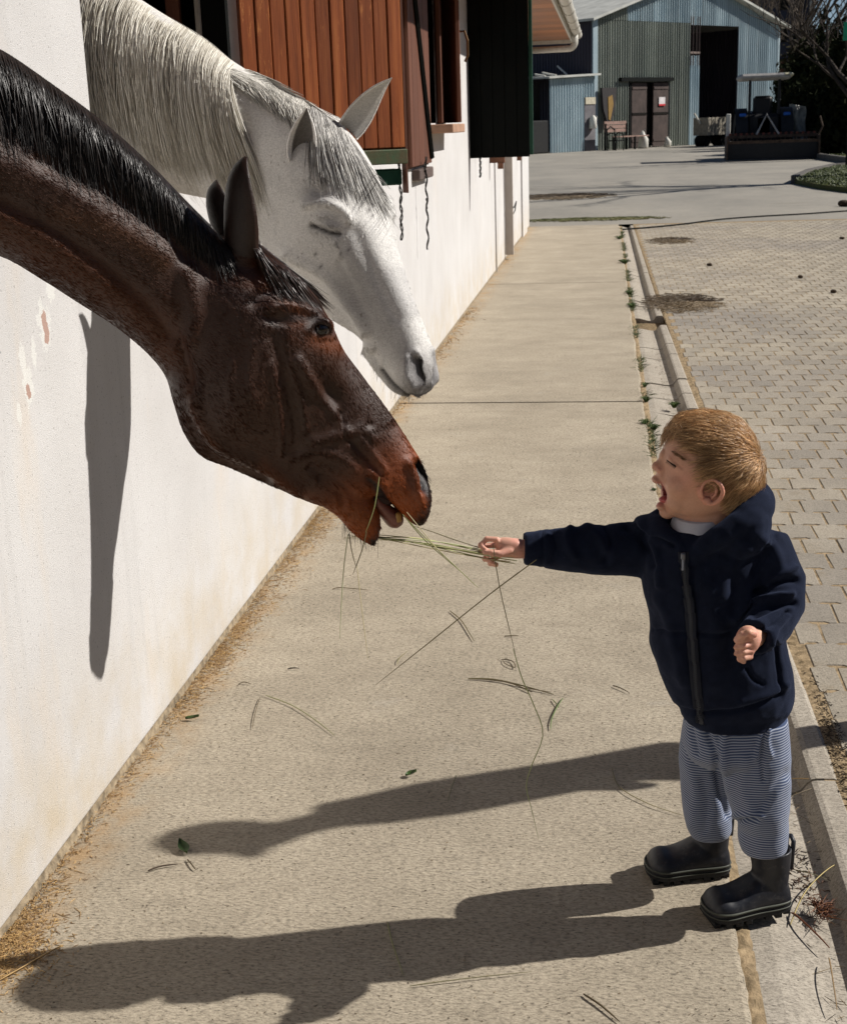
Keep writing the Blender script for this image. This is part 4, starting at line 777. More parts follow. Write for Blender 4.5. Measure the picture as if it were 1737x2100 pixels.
# unseen hedges added right and behind the viewer to block low sky light
def sky_block_hedge(nm, x0, y0, x1, y1, h_, label, seed):
    r_ = np.random.RandomState(seed); ln = math.hypot(x1-x0, y1-y0); n = int(ln*h_*28); t = r_.rand(n); u = np.array([x1-x0, y1-y0, 0])/ln; v = np.array([-u[1], u[0], 0]); top = h_*(.88+.12*vnoise(np.stack([t*ln, t*0, t*0], 1), .7)); P = np.array([x0, y0, 0])+u*(t*ln)[:, None]+v*r_.normal(0, .45, (n, 1))+np.array([0, 0, 1.])*(r_.rand(n)*top)[:, None]
    a = r_.normal(0, 1, (n, 3)); a /= np.linalg.norm(a, axis=1)[:, None]; b = np.cross(a, r_.normal(0, 1, (n, 3))); b /= np.linalg.norm(b, axis=1)[:, None]; s_ = .26*r_.uniform(.6, 1.3, (n, 1))
    V = np.stack([P-a*s_, P+b*s_*.6, P+a*s_, P-b*s_*.6], 1).reshape(-1, 3); tag(mesh(nm, V, np.arange(n*4).reshape(-1, 4), M_LEAF), label, 'sky_block_hedge', kind='stuff')
sky_block_hedge('sky_block_hedge', 13.5, -14, 13.5, 27, 5.6, 'leafy screen added out of view on the right to block low sky', 1); sky_block_hedge('sky_block_hedge', -6, -9, 13, -9, 6.5, 'leafy screen added behind the viewer to block low sky', 2)
# ------------------------------------------------------------ brown horse
BN = plane_dir(25); BO = np.array([.76, 2.2, 0])
def bp(px, py, off=0.): return onplane(px, py, BO, BN)+BN*off
def brow(r): (a, b, c, d, w_, ex, bi) = r; return np.concatenate([bp(a, b), bp(c, d), BN, [w_, ex, bi]])
brown = empty('brown_horse', tuple(bp(-250, 300)*np.array([1, 1, 0])), label='dark brown horse with black mane stretching its mouth to the hay in the boy\'s hand', cat='horse')
BR_RIBS = [(-620, -420, -620, 420, .19, 2.1, -.2), (-330, -150, -330, 470, .15, 2.1, -.2), (-120, 40, -120, 500, .115, 2.1, -.22), (20, 118, 0, 525, .098, 2.1, -.25), (110, 180, 85, 572, .09, 2.1, -.25), (205, 250, 160, 620, .083, 2.15, -.22), (300, 335, 235, 668, .078, 2.2, -.18),
    (378, 415, 300, 722, .076, 2.2, -.1), (440, 478, 340, 772, .078, 2.2, .05), (500, 505, 358, 830, .088, 2.3, .15), (556, 528, 378, 888, .095, 2.4, .22), (606, 566, 412, 934, .096, 2.4, .28), (642, 606, 468, 958, .088, 2.4, .34), (672, 655, 528, 984, .076, 2.4, .34),
    (700, 712, 580, 1006, .063, 2.35, .26), (738, 764, 625, 1026, .053, 2.3, .16), (778, 818, 668, 1038, .047, 2.3, .08), (814, 868, 712, 1028, .045, 2.3, 0), (842, 912, 754, 1012, .047, 2.3, -.05), (864, 950, 790, 1022, .05, 2.3, -.1), (876, 984, 820, 1052, .05, 2.3, -.12), (878, 1020, 842, 1070, .043, 2.3, -.1), (870, 1050, 856, 1074, .026, 2.2, 0)]
mb = MB(); loft(mb, [brow(r) for r in BR_RIBS], 150, 44)
LIPR = [(640, 985, 625, 1020, .03, 2.2, 0), (690, 975, 668, 1042, .034, 2.2, 0), (730, 990, 695, 1062, .034, 2.3, 0), (756, 1010, 714, 1084, .034, 2.3, -.05), (770, 1036, 734, 1102, .033, 2.3, -.05), (776, 1062, 750, 1112, .030, 2.2, 0), (773, 1090, 760, 1118, .02, 2.2, 0)]
loft(mb, [brow(r) for r in LIPR], 36, 30)
mb.ell(bp(625, 660, .054), (.033, .033, .020), n=16)              # orbit
mb.ell(bp(625, 660, -.054), (.033, .033, .020), n=16)
mb.ell(bp(485, 530, .040), (.034, .030, .04), n=16); mb.ell(bp(485, 530, -.040), (.034, .030, .04), n=16)   # ear bases
me, V = fuse(mb, .0042, 5)
def flat(V, O, Nn): d = (V-O) @ Nn; return toimg(V-d[:, None]*Nn), d
Q, lat = flat(V, BO, BN); QA = mirror_img(V, BO, BN); n_ = normals(me); side = np.sign(lat)*(n_ @ BN)
wloc = np.abs(lat)/.08
def near(pl, k=1.): return pl     # seen-at point -> point on the middle plane
lateral = sstep(side, .15, .6); D = np.zeros(len(V))
D += .0075*gl(QA, near([(400, 800), (412, 860), (450, 908), (500, 935), (560, 968), (610, 1004)], 1), 13)      # jaw rim
D -= .010*gl(QA, near([(385, 872), (415, 925), (470, 962), (540, 990)], .8), 14)
D += .010*gb(QA, near([(500, 835)])[0], 75, 90, .4)                 # cheek muscle
D -= .006*gl(QA, near([(372, 700), (388, 760), (398, 800)]), 9); D -= .004*gl(QA, near([(560, 690), (585, 770), (600, 860), (606, 930)]), 16)
D += .007*gl(QA, near([(612, 740), (650, 800), (690, 850), (708, 880)], .8), 9)         # facial crest
D -= .011*gb(QA, near([(682, 812)], .8)[0], 22, 40, -.5)            # hollow before the crest
D -= .006*gl(QA, near([(700, 850), (705, 885)], .8), 6)
D += .0035*gl(QA, near([(705, 700), (752, 780), (800, 860)], .5), 12)
D -= .0075*gb(QA, near([(568, 655)])[0], 26, 13, .3)                # hollow over the eye
D += .006*gl(QA, near([(560, 630), (600, 628), (640, 640), (668, 660)]), 8)
D -= .005*gl(QA, near([(520, 620), (545, 600), (600, 590)]), 12)
for pl, h, s_ in [([(556, 745), (566, 800), (574, 860), (578, 930)], .0034, 4), ([(590, 740), (612, 800), (624, 850), (628, 880)], .0030, 4.5), ([(575, 790), (592, 850), (598, 905)], .0022, 3.2), ([(480, 740), (470, 800), (500, 860), (540, 880)], .0018, 4.5), ([(520, 700), (510, 770), (530, 830)], .0016, 4), ([(640, 905), (700, 890), (745, 880), (765, 900)], .0045, 9), ([(600, 940), (650, 925), (700, 940), (730, 965)], .0035, 9), ([(722, 905), (752, 935), (775, 965)], -.005, 6), ([(690, 860), (730, 880), (760, 870)], -.0025, 5), ([(740, 900), (770, 940), (790, 968)], .004, 7), ([(640, 960), (690, 985), (720, 1010)], -.005, 10), ([(660, 985), (700, 1015), (705, 1040)], -.003, 6)]:
    D += h*gl(QA, near(pl, .85 if pl[0][0] < 640 else .6), s_)
nost = [(862, 952), (871, 975), (872, 1000)]
D += .006*gl(QA, near([(838, 948), (850, 975), (858, 1010), (866, 1032)], .5), 8)
D += .005*gl(QA, near([(862, 938), (884, 960), (890, 1000)], .5), 7)
mouth = [(756, 982), (774, 1000), (798, 1034), (822, 1066), (834, 1082)]; D -= .006*gl(QA, mouth, 5)
D += .004*gl(QA, [(x+6, y-14) for x, y in mouth], 9)
# neck: jugular groove and muscle bands
D -= .008*gl(QA, near([(-80, 380), (60, 440), (200, 530), (300, 620), (350, 690)]), 20); D += .006*gl(QA, near([(-60, 310), (100, 370), (230, 455), (330, 520)]), 30)
D -= .006*gl(QA, near([(80, 330), (230, 400), (360, 500), (430, 560)]), 16); D += .005*gl(QA, near([(380, 560), (400, 640), (390, 700)]), 16)
D += .0016*(fbm(V, 14, 3)-.5)*2
V = V+n_*(D*lateral*1.15)[:, None]
hole = gl(QA, nost, 8.5)*sstep(side, -.2, .3)*(np.abs(lat) > .012); V = V-BN*(np.sign(lat)*hole*.022)[:, None]-np.array([.5, .2, 0])*(hole*.012)[:, None]
eyec = np.array((657., 674.))
eh = gb(QA, eyec, 17, 9.5, .35)*lateral; V = V-BN*(np.sign(lat)*eh*.006)[:, None]
lid = gl(QA, [eyec+np.array(p) for p in ((-26, 2), (-12, -11), (6, -13), (22, -2), (28, 12))], 5)*lateral; lidl = gl(QA, [eyec+np.array(p) for p in ((-22, 8), (-6, 13), (14, 17), (26, 14))], 4)*lateral
V = V+BN*(np.sign(lat)*(lid*.0045+lidl*.003))[:, None]
# coat colours, plus the painted shade of the nostril flare
base = np.array([.033, .0135, .0078]); C = np.tile(base, (len(V), 1))
def tint(m_, col): 
    global C
    C = C*(1-m_[:, None])+np.array(col)*m_[:, None]
nzb = fbm(V, 6, 3); cf = sstep(nzb, .35, .65)
tint(.6*cf, (.048, .019, .011))
tint(.8*gl(QA, near([(0, 470), (150, 550), (300, 650), (350, 720)]), 45), (.075, .024, .009)); tint(.5*gl(QA, near([(120, 440), (250, 480), (330, 540)]), 22), (.085, .036, .016))
tint(.75*gl(QA, near([(530, 560), (560, 590), (520, 560)]), 30), (.09, .026, .008))
tint(.8*gb(QA, near([(670, 705)])[0], 40, 18, .3), (.13, .034, .008)); tint(.7*gl(QA, near([(580, 610), (620, 650), (600, 680), (640, 700)]), 12), (.11, .03, .008)); tint(.7*gl(Q, [(655, 640), (690, 690)], 16), (.11, .028, .008))
mz = sstep(Q[:, 0]*.64+Q[:, 1]*.77, 1150, 1310); tint(mz*.95, (.27, .062, .012)); 
tint(.8*gb(Q, (720, 1040), 45, 40), (.19, .05, .010)); tint(.5*gl(QA, near([(540, 950), (600, 1000), (660, 1030)], .8), 14), (.12, .035, .012)); tint(.5*gl(QA, near([(385, 760), (400, 840), (440, 905)]), 9), (.10, .035, .014))
dk = np.array([.012, .009, .009])
tint(.7*gb(QA, (842, 985), 15, 34, -.2), (.045, .016, .008)); tint(.95*gl(QA, [(870, 950), (880, 1000), (878, 1050), (850, 1078)], 15), dk); tint(.95*gl(QA, [(776, 1006), (788, 1045), (778, 1100), (764, 1112)], 9), (.05, .042, .042)); tint(.95*gb(QA, (764, 1112), 13, 9), dk); tint(.95*gl(QA, mouth, 6), dk); tint(np.clip(1.4*gl(QA, nost, 10)*(lat*0+1), 0, 1), (.008, .005, .005))  # first tint paints the nostril flare's shadow; the rest are dark skin
tint(.9*np.clip(eh*1.6+lid*.3, 0, 1), (.012, .007, .006)); tint(.85*gl(QA, near([(590, 652), (640, 655), (690, 680)]), 7)*lateral, (.018, .008, .006)); tint(.8*gb(QA, near([(615, 690)])[0], 22, 12, .6), (.02, .009, .006))
tint(.9*gl(Q, [(0, 118), (110, 180), (205, 250), (300, 335), (378, 415), (440, 478)], 40), (.006, .005, .005)); tint(.8*gl(QA, near([(455, 590), (520, 610), (570, 600)]), 14), (.02, .008, .006)); tint(.7*gl(QA, near([(430, 520), (520, 560)]), 18), (.016, .007, .005))
M_BFUR = hair_mat('bay_fur', .5, .10); M_BCOAT = coat_mat('bay_coat', .40, .38, .0, .5, 420, (.6, .6, 1.2))
V = relax(me, V, np.ones(len(V)), 2)
bbody = finish(me, V, 'body', M_BCOAT, brown, C); bvh_b = surf_caster(me, V)
h_ = bvh_b.ray_cast(Vector(CAM), Vector(ray(657, 674))); ep = np.array(h_[0]) if h_[0] is not None else bp(630, 655, .07)
for s_ in (1, -1):
    q_ = ep+ray(657, 674)*.0072 if s_ > 0 else ep-BN*.0075-2*BN*((ep-BN*.0075-BO) @ BN); MB().ell(q_, (.0145, .0145, .0125), n=20, m=14).build('eye', M_EYE, brown, True)
MB().ell(bp(778, 1020), (.026, .020, .020), n=16).build('mouth_lining', mat('mouth_lining', (.03, .012, .01), .6), brown, True)
# tongue and teeth between the parted lips
tb = MB(); loft(tb, [brow(r) for r in [(770, 1010, 765, 1040, .022, 2.2, 0), (800, 1035, 782, 1062, .024, 2.2, 0), (822, 1050, 795, 1078, .024, 2.2, 0), (826, 1066, 806, 1082, .016, 2.2, 0)]], 20, 20); tb.build('tongue', mat('tongue', (.20, .075, .055), .35, spec=.5, var=.1, scale=90), brown, True)
for i in range(4): MB().box(bp(804+i*2, 1052+i*1, .006+.009*i-.012), (.012, .008, .018), rz=.4+.1*i, bev=.003).build('tooth', mat('tooth', (.45, .26, .08), .4, var=.2, scale=90), brown, True)
dkb = (.012, .007, .006)
ear('ear', bp(474, 530, .045), bp(483, 320, .070), .068, np.array([.62, .75, .1])+0*BN, (.03, .02, .016), (.016, .008, .006), M_BCOAT, brown, bend=.04, edge=(.022, .009, .006))
ear('ear', bp(482, 520, -.048), bp(462, 372, -.075), .066, np.array([.62, .75, .1]), (.03, .02, .016), (.016, .008, .006), M_BCOAT, brown, bend=.0)
def hug(bvh, Pm, Nn, lift, side=1):   # lay a point of the middle plane onto the near flank
    h = bvh.ray_cast(Vector(Pm+Nn*.6*side), Vector(-Nn*side)); 
    return (np.array(h[0])+Nn*lift*side) if h[0] is not None else None
def comb(bvh, Nf, pf, roots, flow, ln, n, k, lift, spread, seed=1, clump=.5, curl=0.):
    """roots: polyline (px) along the crest; flow(s) -> px direction; ln(s) px length"""
    r_ = np.random.RandomState(seed); R = crom(np.array(roots, float), 200); out = []
    lockn = max(3, int(n/(70 if clump > .9 else 22))); lock = r_.rand(lockn, 4)
    for i in range(n):
        li = r_.randint(lockn); s_ = np.clip(lock[li, 0]+r_.normal(0, .012), 0, 1) if r_.rand() < clump else r_.rand(); li_ = lock[li]
        b = R[int(s_*199)]; d = np.array(flow(s_))+np.array([(li_[1]-.5)*spread, 0])+r_.normal(0, spread*.25, 2); L_ = ln(s_)*(.72+.5*li_[2])*r_.uniform(.7, 1.08)
        up0 = r_.uniform(0, 1); pts = []; last = None; lf_ = lift*r_.uniform(.25, 1.25)
        for j in range(k):
            t = j/(k-1); px = b[0]+d[0]*L_*t+curl*L_*sin(t*3+li_[3]*6)*.5; py = b[1]-5*sin(min(1, t*3)*pi)*up0+d[1]*L_*(t if t < .2 else t)
            Pm = pf(px, py, s_); Nn = Nf(s_); h = hug(bvh, Pm, Nn, lf_*(sin(pi*min(t*1.2+.08, 1))*.8+.25))
            if h is None: h = Pm+Nn*(.004+.05*t if last is None else 0); 
            elif last is not None and np.linalg.norm(h-last) > .08: h = last+(Pm-pf(px-d[0]*L_/(k-1), py-d[1]*L_/(k-1), s_))
            pts.append(h); last = h
        pts = np.array(pts); pts[1:-1] = (pts[:-2]+2*pts[1:-1]+pts[2:])/4; out.append(pts)
    return np.array(out)
crest = [(-160, -10), (-60, 68), (20, 112), (110, 174), (205, 244), (300, 328), (378, 408), (432, 462)]
nB = 6500
P_ = comb(bvh_b, lambda s_: BN, lambda x, y, s_: bp(x, y), crest, lambda s_: (.20+.10*s_, 1.), lambda s_: 172-95*s_**2.2, nB, 9, .016, .30, 3)
strands('mane', P_, .00095, M_HAIR, brown, hcols(len(P_), (.004, .0035, .0035), (.028, .022, .02), 1))
fore = [(500, 500), (530, 500), (556, 522), (575, 540)]
P_ = comb(bvh_b, lambda s_: BN, lambda x, y, s_: bp(x, y), fore, lambda s_: (.52+.3*s_, .8), lambda s_: 120-20*s_, 1500, 9, .018, .28, 5)
strands('forelock', P_, .0008, M_HAIR, brown, hcols(len(P_), (.008, .005, .004), (.05, .02, .012), 2))
# whiskers on the chin
wk = []
for i in range(46):
    q = (random.uniform(700, 770), 0); y0 = np.interp(q[0], [700, 720, 750, 770], [1072, 1085, 1098, 1106]); b = bp(q[0], y0-4, random.uniform(-.02, .03)); d = np.array([random.uniform(-.25, .1), random.uniform(-.2, .2), -1]); l_ = random.uniform(.01, .035)
    wk.append([b+d*l_*t+np.array([.004*t*t, 0, 0]) for t in np.linspace(0, 1, 4)])
strands('whiskers', wk, .00035, M_HAIR, brown, hcols(46, (.01, .008, .008), (.03, .02, .02)))
dvb = lambda P: (lambda q, f: (bp_d(q, f)))(toimg(P), sstep(toimg(P)[:, 0], 330, 520))
BU = np.array([.906, .423, 0.])
def bp_d(q, f): a = .62+.35*f; return BU[None]*np.cos(a)[:, None]*1.+np.array([0, 0, -1.])[None]*np.sin(a)[:, None]
C_b = np.clip(C*1.15, 0, 1); kb = ((normals(me) @ np.array([0, -1, .3])) > -.35)*(QA[:, 0] > -60)*(1-hole > .5)*(1-np.clip(eh*2, 0, 1) > .5)
fur('coat_hair', me, brown.location, C_b, dvb, 60000, .0085, .00042, M_BFUR, brown, 3, kb, lift=.2, rnd=.2, var=(.72, 1.35))
# ------------------------------------------------------------ white horse
def wplane(k):                        # head turned further to the camera than the neck
    beta = np.interp(k, [0, 4.5, 7.5, 17], [-8, -12, -34, -36]); return plane_dir(beta)
WPOLL = np.array([.44, 3.02, 0]); WNECK = np.array([.44, 3.02, 0])
def wp(px, py, k=12, off=0.): Nn = wplane(k); return onplane(px, py, WPOLL, Nn)+Nn*off
white = empty('white_horse', tuple(wp(-100, 100, 0)*np.array([1, 1, 0])), label='white grey-flecked horse with long pale mane and closed eye leaning out of the stable', cat='horse')
W_RIBS = [(-330, -420, -330, 420, .20, 2.1, -.2), (-100, -260, -100, 340, .15, 2.1, -.2), (70, -150, 60, 345, .125, 2.1, -.22), (200, -62, 190, 362, .112, 2.1, -.22), (300, 6, 290, 380, .102, 2.1, -.2), (395, 66, 380, 398, .094, 2.1, -.15), (480, 128, 462, 418, .09, 2.15, -.05), (560, 176, 530, 470, .09, 2.2, .05), (622, 208, 582, 545, .094, 2.3, .15), (668, 246, 622, 598, .098, 2.4, .22), (706, 296, 662, 632, .098, 2.4, .28),
    (738, 356, 702, 660, .090, 2.4, .34), (766, 428, 738, 688, .075, 2.4, .30), (795, 505, 766, 716, .060, 2.35, .22), (824, 582, 790, 744, .050, 2.3, .12), (850, 648, 812, 770, .046, 2.3, .04), (868, 702, 832, 790, .047, 2.3, -.04), (878, 748, 850, 806, .046, 2.3, -.1), (876, 786, 862, 815, .030, 2.2, 0)]
def wrow(i, r): (a, b, c, d, w_, ex, bi) = r; k = i-1.5; Nn = wplane(k); return np.concatenate([onplane(a, b, WPOLL, Nn), onplane(c, d, WPOLL, Nn), Nn, [w_, ex, bi]])
mb = MB(); loft(mb, [wrow(i, r) for i, r in enumerate(W_RIBS)], 150, 44)
WL = [(760, 700, 752, 726, .024, 2.2, 0), (800, 745, 790, 776, .026, 2.2, 0), (826, 775, 815, 802, .027, 2.2, 0), (846, 790, 838, 814, .022, 2.2, 0)]
loft(mb, [wrow(15, r) for r in WL], 24, 24)
HN = wplane(12)
for s_ in (1, -1):
    mb.ell(wp(722, 440, 12, .066*s_), (.036, .036, .017), n=16); mb.ell(wp(650, 272, 12, .046*s_), (.030, .030, .036), n=16)
me, V = fuse(mb, .0042, 10)
hd = sstep((V-WPOLL) @ np.array([.85, -.4, -.35])-.0, -.33, -.2)
Q, lat = flat(V, WPOLL, HN); QA = mirror_img(V, WPOLL, HN); n_ = normals(me); side = np.sign(lat)*(n_ @ HN); lateral = sstep(side, .1, .55)
def wnear(pl, k=1.): return pl
D = np.zeros(len(V)); headm = sstep(Q[:, 0]+.4*Q[:, 1], 640, 760)
D += .006*gl(QA, wnear([(640, 640), (700, 668), (760, 715)], .6), 10)
D += .009*gl(QA, wnear([(600, 520), (660, 560), (720, 630), (750, 680)], .8), 12)*1.; D -= .008*gl(QA, wnear([(640, 600), (700, 650), (740, 700)], .7), 12)
D += .008*gb(QA, wnear([(600, 520)])[0], 50, 60); D -= .007*gb(QA, wnear([(650, 390)])[0], 22, 14, .3)
D += .008*gl(QA, wnear([(630, 420), (665, 415), (700, 430), (715, 450)], .9), 10)
D -= .0035*gl(QA, wnear([(730, 480), (770, 570), (810, 650)], .5), 15); D += .003*gl(QA, wnear([(690, 500), (730, 590), (770, 680)], .7), 12)
D -= .004*gl(QA, wnear([(700, 540), (740, 620), (770, 680)], .7), 9)
eyc = np.array((670., 470.))
lidw = gb(QA, eyc+np.array([0, -6]), 26, 15, .2); D += .004*lidw; slit = gl(QA, [eyc+np.array(p) for p in ((-29, -7), (-14, -2), (4, 6), (27, 10))], 4.2); D -= .0075*slit
D -= .002*gl(QA, [eyc+np.array(p) for p in ((-20, -18), (0, -22), (24, -14))], 3); D -= .002*gl(QA, [eyc+np.array(p) for p in ((-20, 12), (0, 20), (24, 20))], 3)
wn = [(851, 742), (852, 760), (860, 778)]; D += .006*gl(QA, wnear([(834, 735), (834, 765), (846, 790)], .5), 7); D += .006*gl(QA, wnear([(856, 722), (874, 742), (878, 770)], .5), 7)
wm = [(783, 758), (806, 788), (832, 808), (858, 812), (884, 806)]; D -= .006*gl(QA, wm, 3.6)
D += .0018*(fbm(V, 12, 3)-.5)*2
D -= .006*gl(Q, [(300, 250), (400, 320), (480, 380)], 16)*.5
V = V+n_*(D*lateral*1.35)[:, None]
hole = gl(QA, wn, 9)*sstep(side, -.2, .3)*(np.abs(lat) > .01); V = V-HN*(np.sign(lat)*hole*.026)[:, None]
C = np.tile(np.array([.63, .615, .59]), (len(V), 1)); nz = fbm(V, 7, 4); nz2 = fbm(V+5, 26, 4)
tint(.35*sstep(nz, .42, .66), (.46, .45, .435)); tint(.25*sstep(nz2, .5, .7), (.42, .41, .40))
tint(.75*gb(QA, wnear([(715, 580)], .7)[0], 42, 70, -.5), (.27, .26, .255)); tint(.6*gl(QA, wnear([(740, 620), (800, 700), (830, 740)], .5), 26), (.25, .24, .24)); tint(.55*gl(QA, wnear([(800, 560), (840, 640)], .2), 16), (.34, .33, .33))  # greys of the coat, with shading of the face painted in
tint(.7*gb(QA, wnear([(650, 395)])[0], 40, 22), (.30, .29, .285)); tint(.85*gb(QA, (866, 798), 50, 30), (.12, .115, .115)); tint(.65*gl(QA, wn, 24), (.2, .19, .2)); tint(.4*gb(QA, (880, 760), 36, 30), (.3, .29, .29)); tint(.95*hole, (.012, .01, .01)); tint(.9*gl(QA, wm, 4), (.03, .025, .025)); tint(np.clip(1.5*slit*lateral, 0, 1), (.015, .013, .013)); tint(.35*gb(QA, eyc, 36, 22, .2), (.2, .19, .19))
tint(.35*(1-headm)*sstep(nz, .4, .6), (.40, .35, .28))
fl = (vnoise(V, 210) > .93)*(vnoise(V+9, 25) > .5); tint(.7*fl.astype(float)*headm, (.12, .09, .07))
for (x, y) in ((758, 432), (764, 442), (756, 428), (700, 520), (690, 500), (716, 512), (650, 520), (662, 545)): tint(.85*gb(QA, wnear([(x, y)], .5)[0], 2.6, 4.5, .5)*(lat > 0), (.05, .04, .04))
M_WCOAT = coat_mat('grey_coat', .62, .25, .15, .45, 300, (.7, .7, 1.1))
V = relax(me, V, np.ones(len(V)), 2)
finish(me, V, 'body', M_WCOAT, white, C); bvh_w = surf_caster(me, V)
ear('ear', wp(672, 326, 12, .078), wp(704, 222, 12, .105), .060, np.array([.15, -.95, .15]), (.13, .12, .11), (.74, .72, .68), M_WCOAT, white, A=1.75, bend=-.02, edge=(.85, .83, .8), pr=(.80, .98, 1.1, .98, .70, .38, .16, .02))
ear('ear', wp(672, 268, 12, -.055), wp(736, 160, 12, -.10), .070, np.array([.7, -.75, -.25]), (.50, .48, .45), (.72, .7, .66), M_WCOAT, white, A=1.6, edge=(.8, .78, .74), pr=(.85, .98, 1.0, .84, .56, .30, .12, .01))
def wN(s_): return wplane(3.5)
wc = [(-40, -210), (70, -150), (170, -82), (280, -6), (340, 30), (416, 74), (470, 118), (486, 134)]
P_ = comb(bvh_w, wN, lambda x, y, s_: wp(x, y, 3.5), wc, lambda s_: (.06+.16*s_, 1.), lambda s_: 360-110*s_, 6800, 12, .020, .16, 11, clump=.93)
strands('mane', P_, .00085, M_WHAIR, white, hcols(len(P_), (.40, .365, .30), (.90, .87, .79), 5))
wc2 = [(486, 132), (520, 150), (556, 172), (592, 192), (620, 204)]
P_ = comb(bvh_w, lambda s_: wplane(6), lambda x, y, s_: wp(x, y, 6), wc2, lambda s_: (.75-.3*s_, .55), lambda s_: 110, 1100, 9, .012, .35, 12)
strands('mane', P_, .00085, M_WHAIR, white, hcols(len(P_), (.32, .31, .28), (.78, .75, .69), 6))
wf_ = [(640, 215), (665, 228), (690, 242), (706, 262)]
P_ = comb(bvh_w, lambda s_: (HN*.75+np.array([.55, -.3, .2]))/np.linalg.norm(HN*.75+np.array([.55, -.3, .2])), lambda x, y, s_: wp(x, y, 12), wf_, lambda s_: (.18+.36*s_, 1.), lambda s_: 165-15*s_, 2300, 10, .012, .22, 13, clump=.7)
strands('forelock', P_, .00085, M_WHAIR, white, hcols(len(P_), (.12, .115, .11), (.76, .74, .70), 7))
wk = []
for i in range(50):
    q = random.uniform(775, 860); y0 = np.interp(q, [775, 800, 830, 860], [752, 780, 805, 812]); b = wp(q, y0-3, 15, random.uniform(-.02, .03)); d = np.array([random.uniform(-.6, .2), random.uniform(-.2, .2), -1]); l_ = random.uniform(.008, .03)
    wk.append([b+d*l_*t for t in np.linspace(0, 1, 4)])
strands('whiskers', wk, .0003, M_WHAIR, white, hcols(50, (.1, .09, .09), (.4, .38, .35)))
WU = np.array([.82, -.57, 0.])
def dvw(P): q = toimg(P); f = sstep(q[:, 0], 480, 620); a = .45+.75*f; u = np.array([.98, -.18, 0])[None]*(1-f)[:, None]+WU[None]*f[:, None]; return u*np.cos(a)[:, None]+np.array([0, 0, -1.])[None]*np.sin(a)[:, None]
kw = ((normals(me) @ np.array([.1, -1, .3])) > -.35)*(QA[:, 0] > 150)*(1-hole > .5)*(1-np.clip(slit*2, 0, 1) > .5)
fur('coat_hair', me, white.location, np.clip(C*1.1, 0, 1), dvw, 50000, .009, .00034, M_WHAIR, white, 4, kw, lift=.14, rnd=.2, var=(.8, 1.15))
# ------------------------------------------------------------ the boy
CN = np.array([.14, -.99, 0]); CN /= np.linalg.norm(CN); CO = np.array([1.25, 2.235, 0])
def cp(px, py, off=0.): return onplane(px, py, CO, CN)+CN*off
boy = empty('person', (1.29, 2.25, 0), label='small blond boy in navy hoodie and striped trousers shouting and holding out hay', cat='person')
def crow(l, r, y, w_, ex=2.2, bi=0., y2=None): return np.concatenate([cp(l, y), cp(r, y if y2 is None else y2), CN, [w_, ex, bi]])
SK = MB()
HEAD = [(1424, 1470, 859, .020), (1402, 1494, 864, .040), (1389, 1512, 873, .054), (1379, 1530, 889, .065), (1369, 1541, 906, .071), (1361, 1551, 926, .074), (1357, 1556, 942, .077), (1357, 1556, 958, .075), (1353, 1553, 972, .072), (1349, 1555, 986, .069), (1352, 1547, 1000, .066), (1357, 1534, 1014, .062), (1359, 1515, 1028, .056), (1362, 1495, 1041, .048), (1370, 1480, 1052, .036), (1385, 1465, 1060, .02)]
loft(SK, [crow(l, r, y, w_, 2.15, -.07 if y > 930 else -.03) for l, r, y, w_ in HEAD], 60, 40)
loft(SK, [crow(1405, 1515, 985, .047, 2.1), crow(1400, 1508, 1025, .046, 2.1), crow(1392, 1500, 1065, .048, 2.1), crow(1385, 1510, 1100, .048, 2.1), crow(1370, 1550, 1130, .052), crow(1370, 1550, 1200, .055), crow(1390, 1560, 1330, .055), crow(1430, 1550, 1390, .045)], 50, 30)
# nose, lips, jaw
loft(SK, [crow(1361, 1380, 930, .008), crow(1352, 1380, 938, .009), crow(1344, 1380, 948, .010), crow(1341, 1378, 956, .0115), crow(1346, 1376, 962, .009)], 14, 16)
SK.ell(cp(1346, 956), (.0085, .0095, .008)); [SK.ell(cp(1353, 960, s_*.0095), (.0085, .0065, .0065), n=12, m=8) for s_ in (1, -1)]
SK.ell(cp(1359, 974), (.0115, .020, .012)); SK.ell(cp(1346, 983), (.009, .019, .0065)); SK.ell(cp(1356, 1038), (.0095, .0175, .0065)); SK.ell(cp(1368, 1049), (.014, .019, .012)); SK.ell(cp(1363, 937), (.010, .011, .014))
for s_ in (1, -1): SK.ell(cp(1392, 986, s_*.036), (.028, .022, .026)); SK.ell(cp(1378, 932, s_*.026), (.014, .016, .007)); SK.ell(cp(1382, 1018, s_*.030), (.018, .016, .022))
ARMR = [cp(1375, 1140), np.array([*(cp(1330, 1128)[:1]), 2.28, cp(1330, 1128)[2]])]
def P3(px, py, Y): return atY(px, py, Y)
SK.tube([P3(1400, 1140, 2.27), P3(1250, 1128, 2.262), P3(1150, 1124, 2.25), P3(1072, 1126, 2.24), P3(1052, 1124, 2.236)], [.035, .022, .015, .0165, .018], 16)
SK.tube([P3(1540, 1140, 2.22), P3(1590, 1215, 2.20), P3(1584, 1268, 2.165), P3(1558, 1298, 2.125), P3(1540, 1310, 2.095)], [.03, .024, .020, .0175, .018], 16)
def finger(pts, r, tips=True):
    SK.tube(pts, [r*1.08, r, r*.98, r*.9][:len(pts)] if len(pts) <= 4 else r, 10); [SK.ell(p, (r*1.02,)*3, n=10, m=6) for p in pts[1:]]
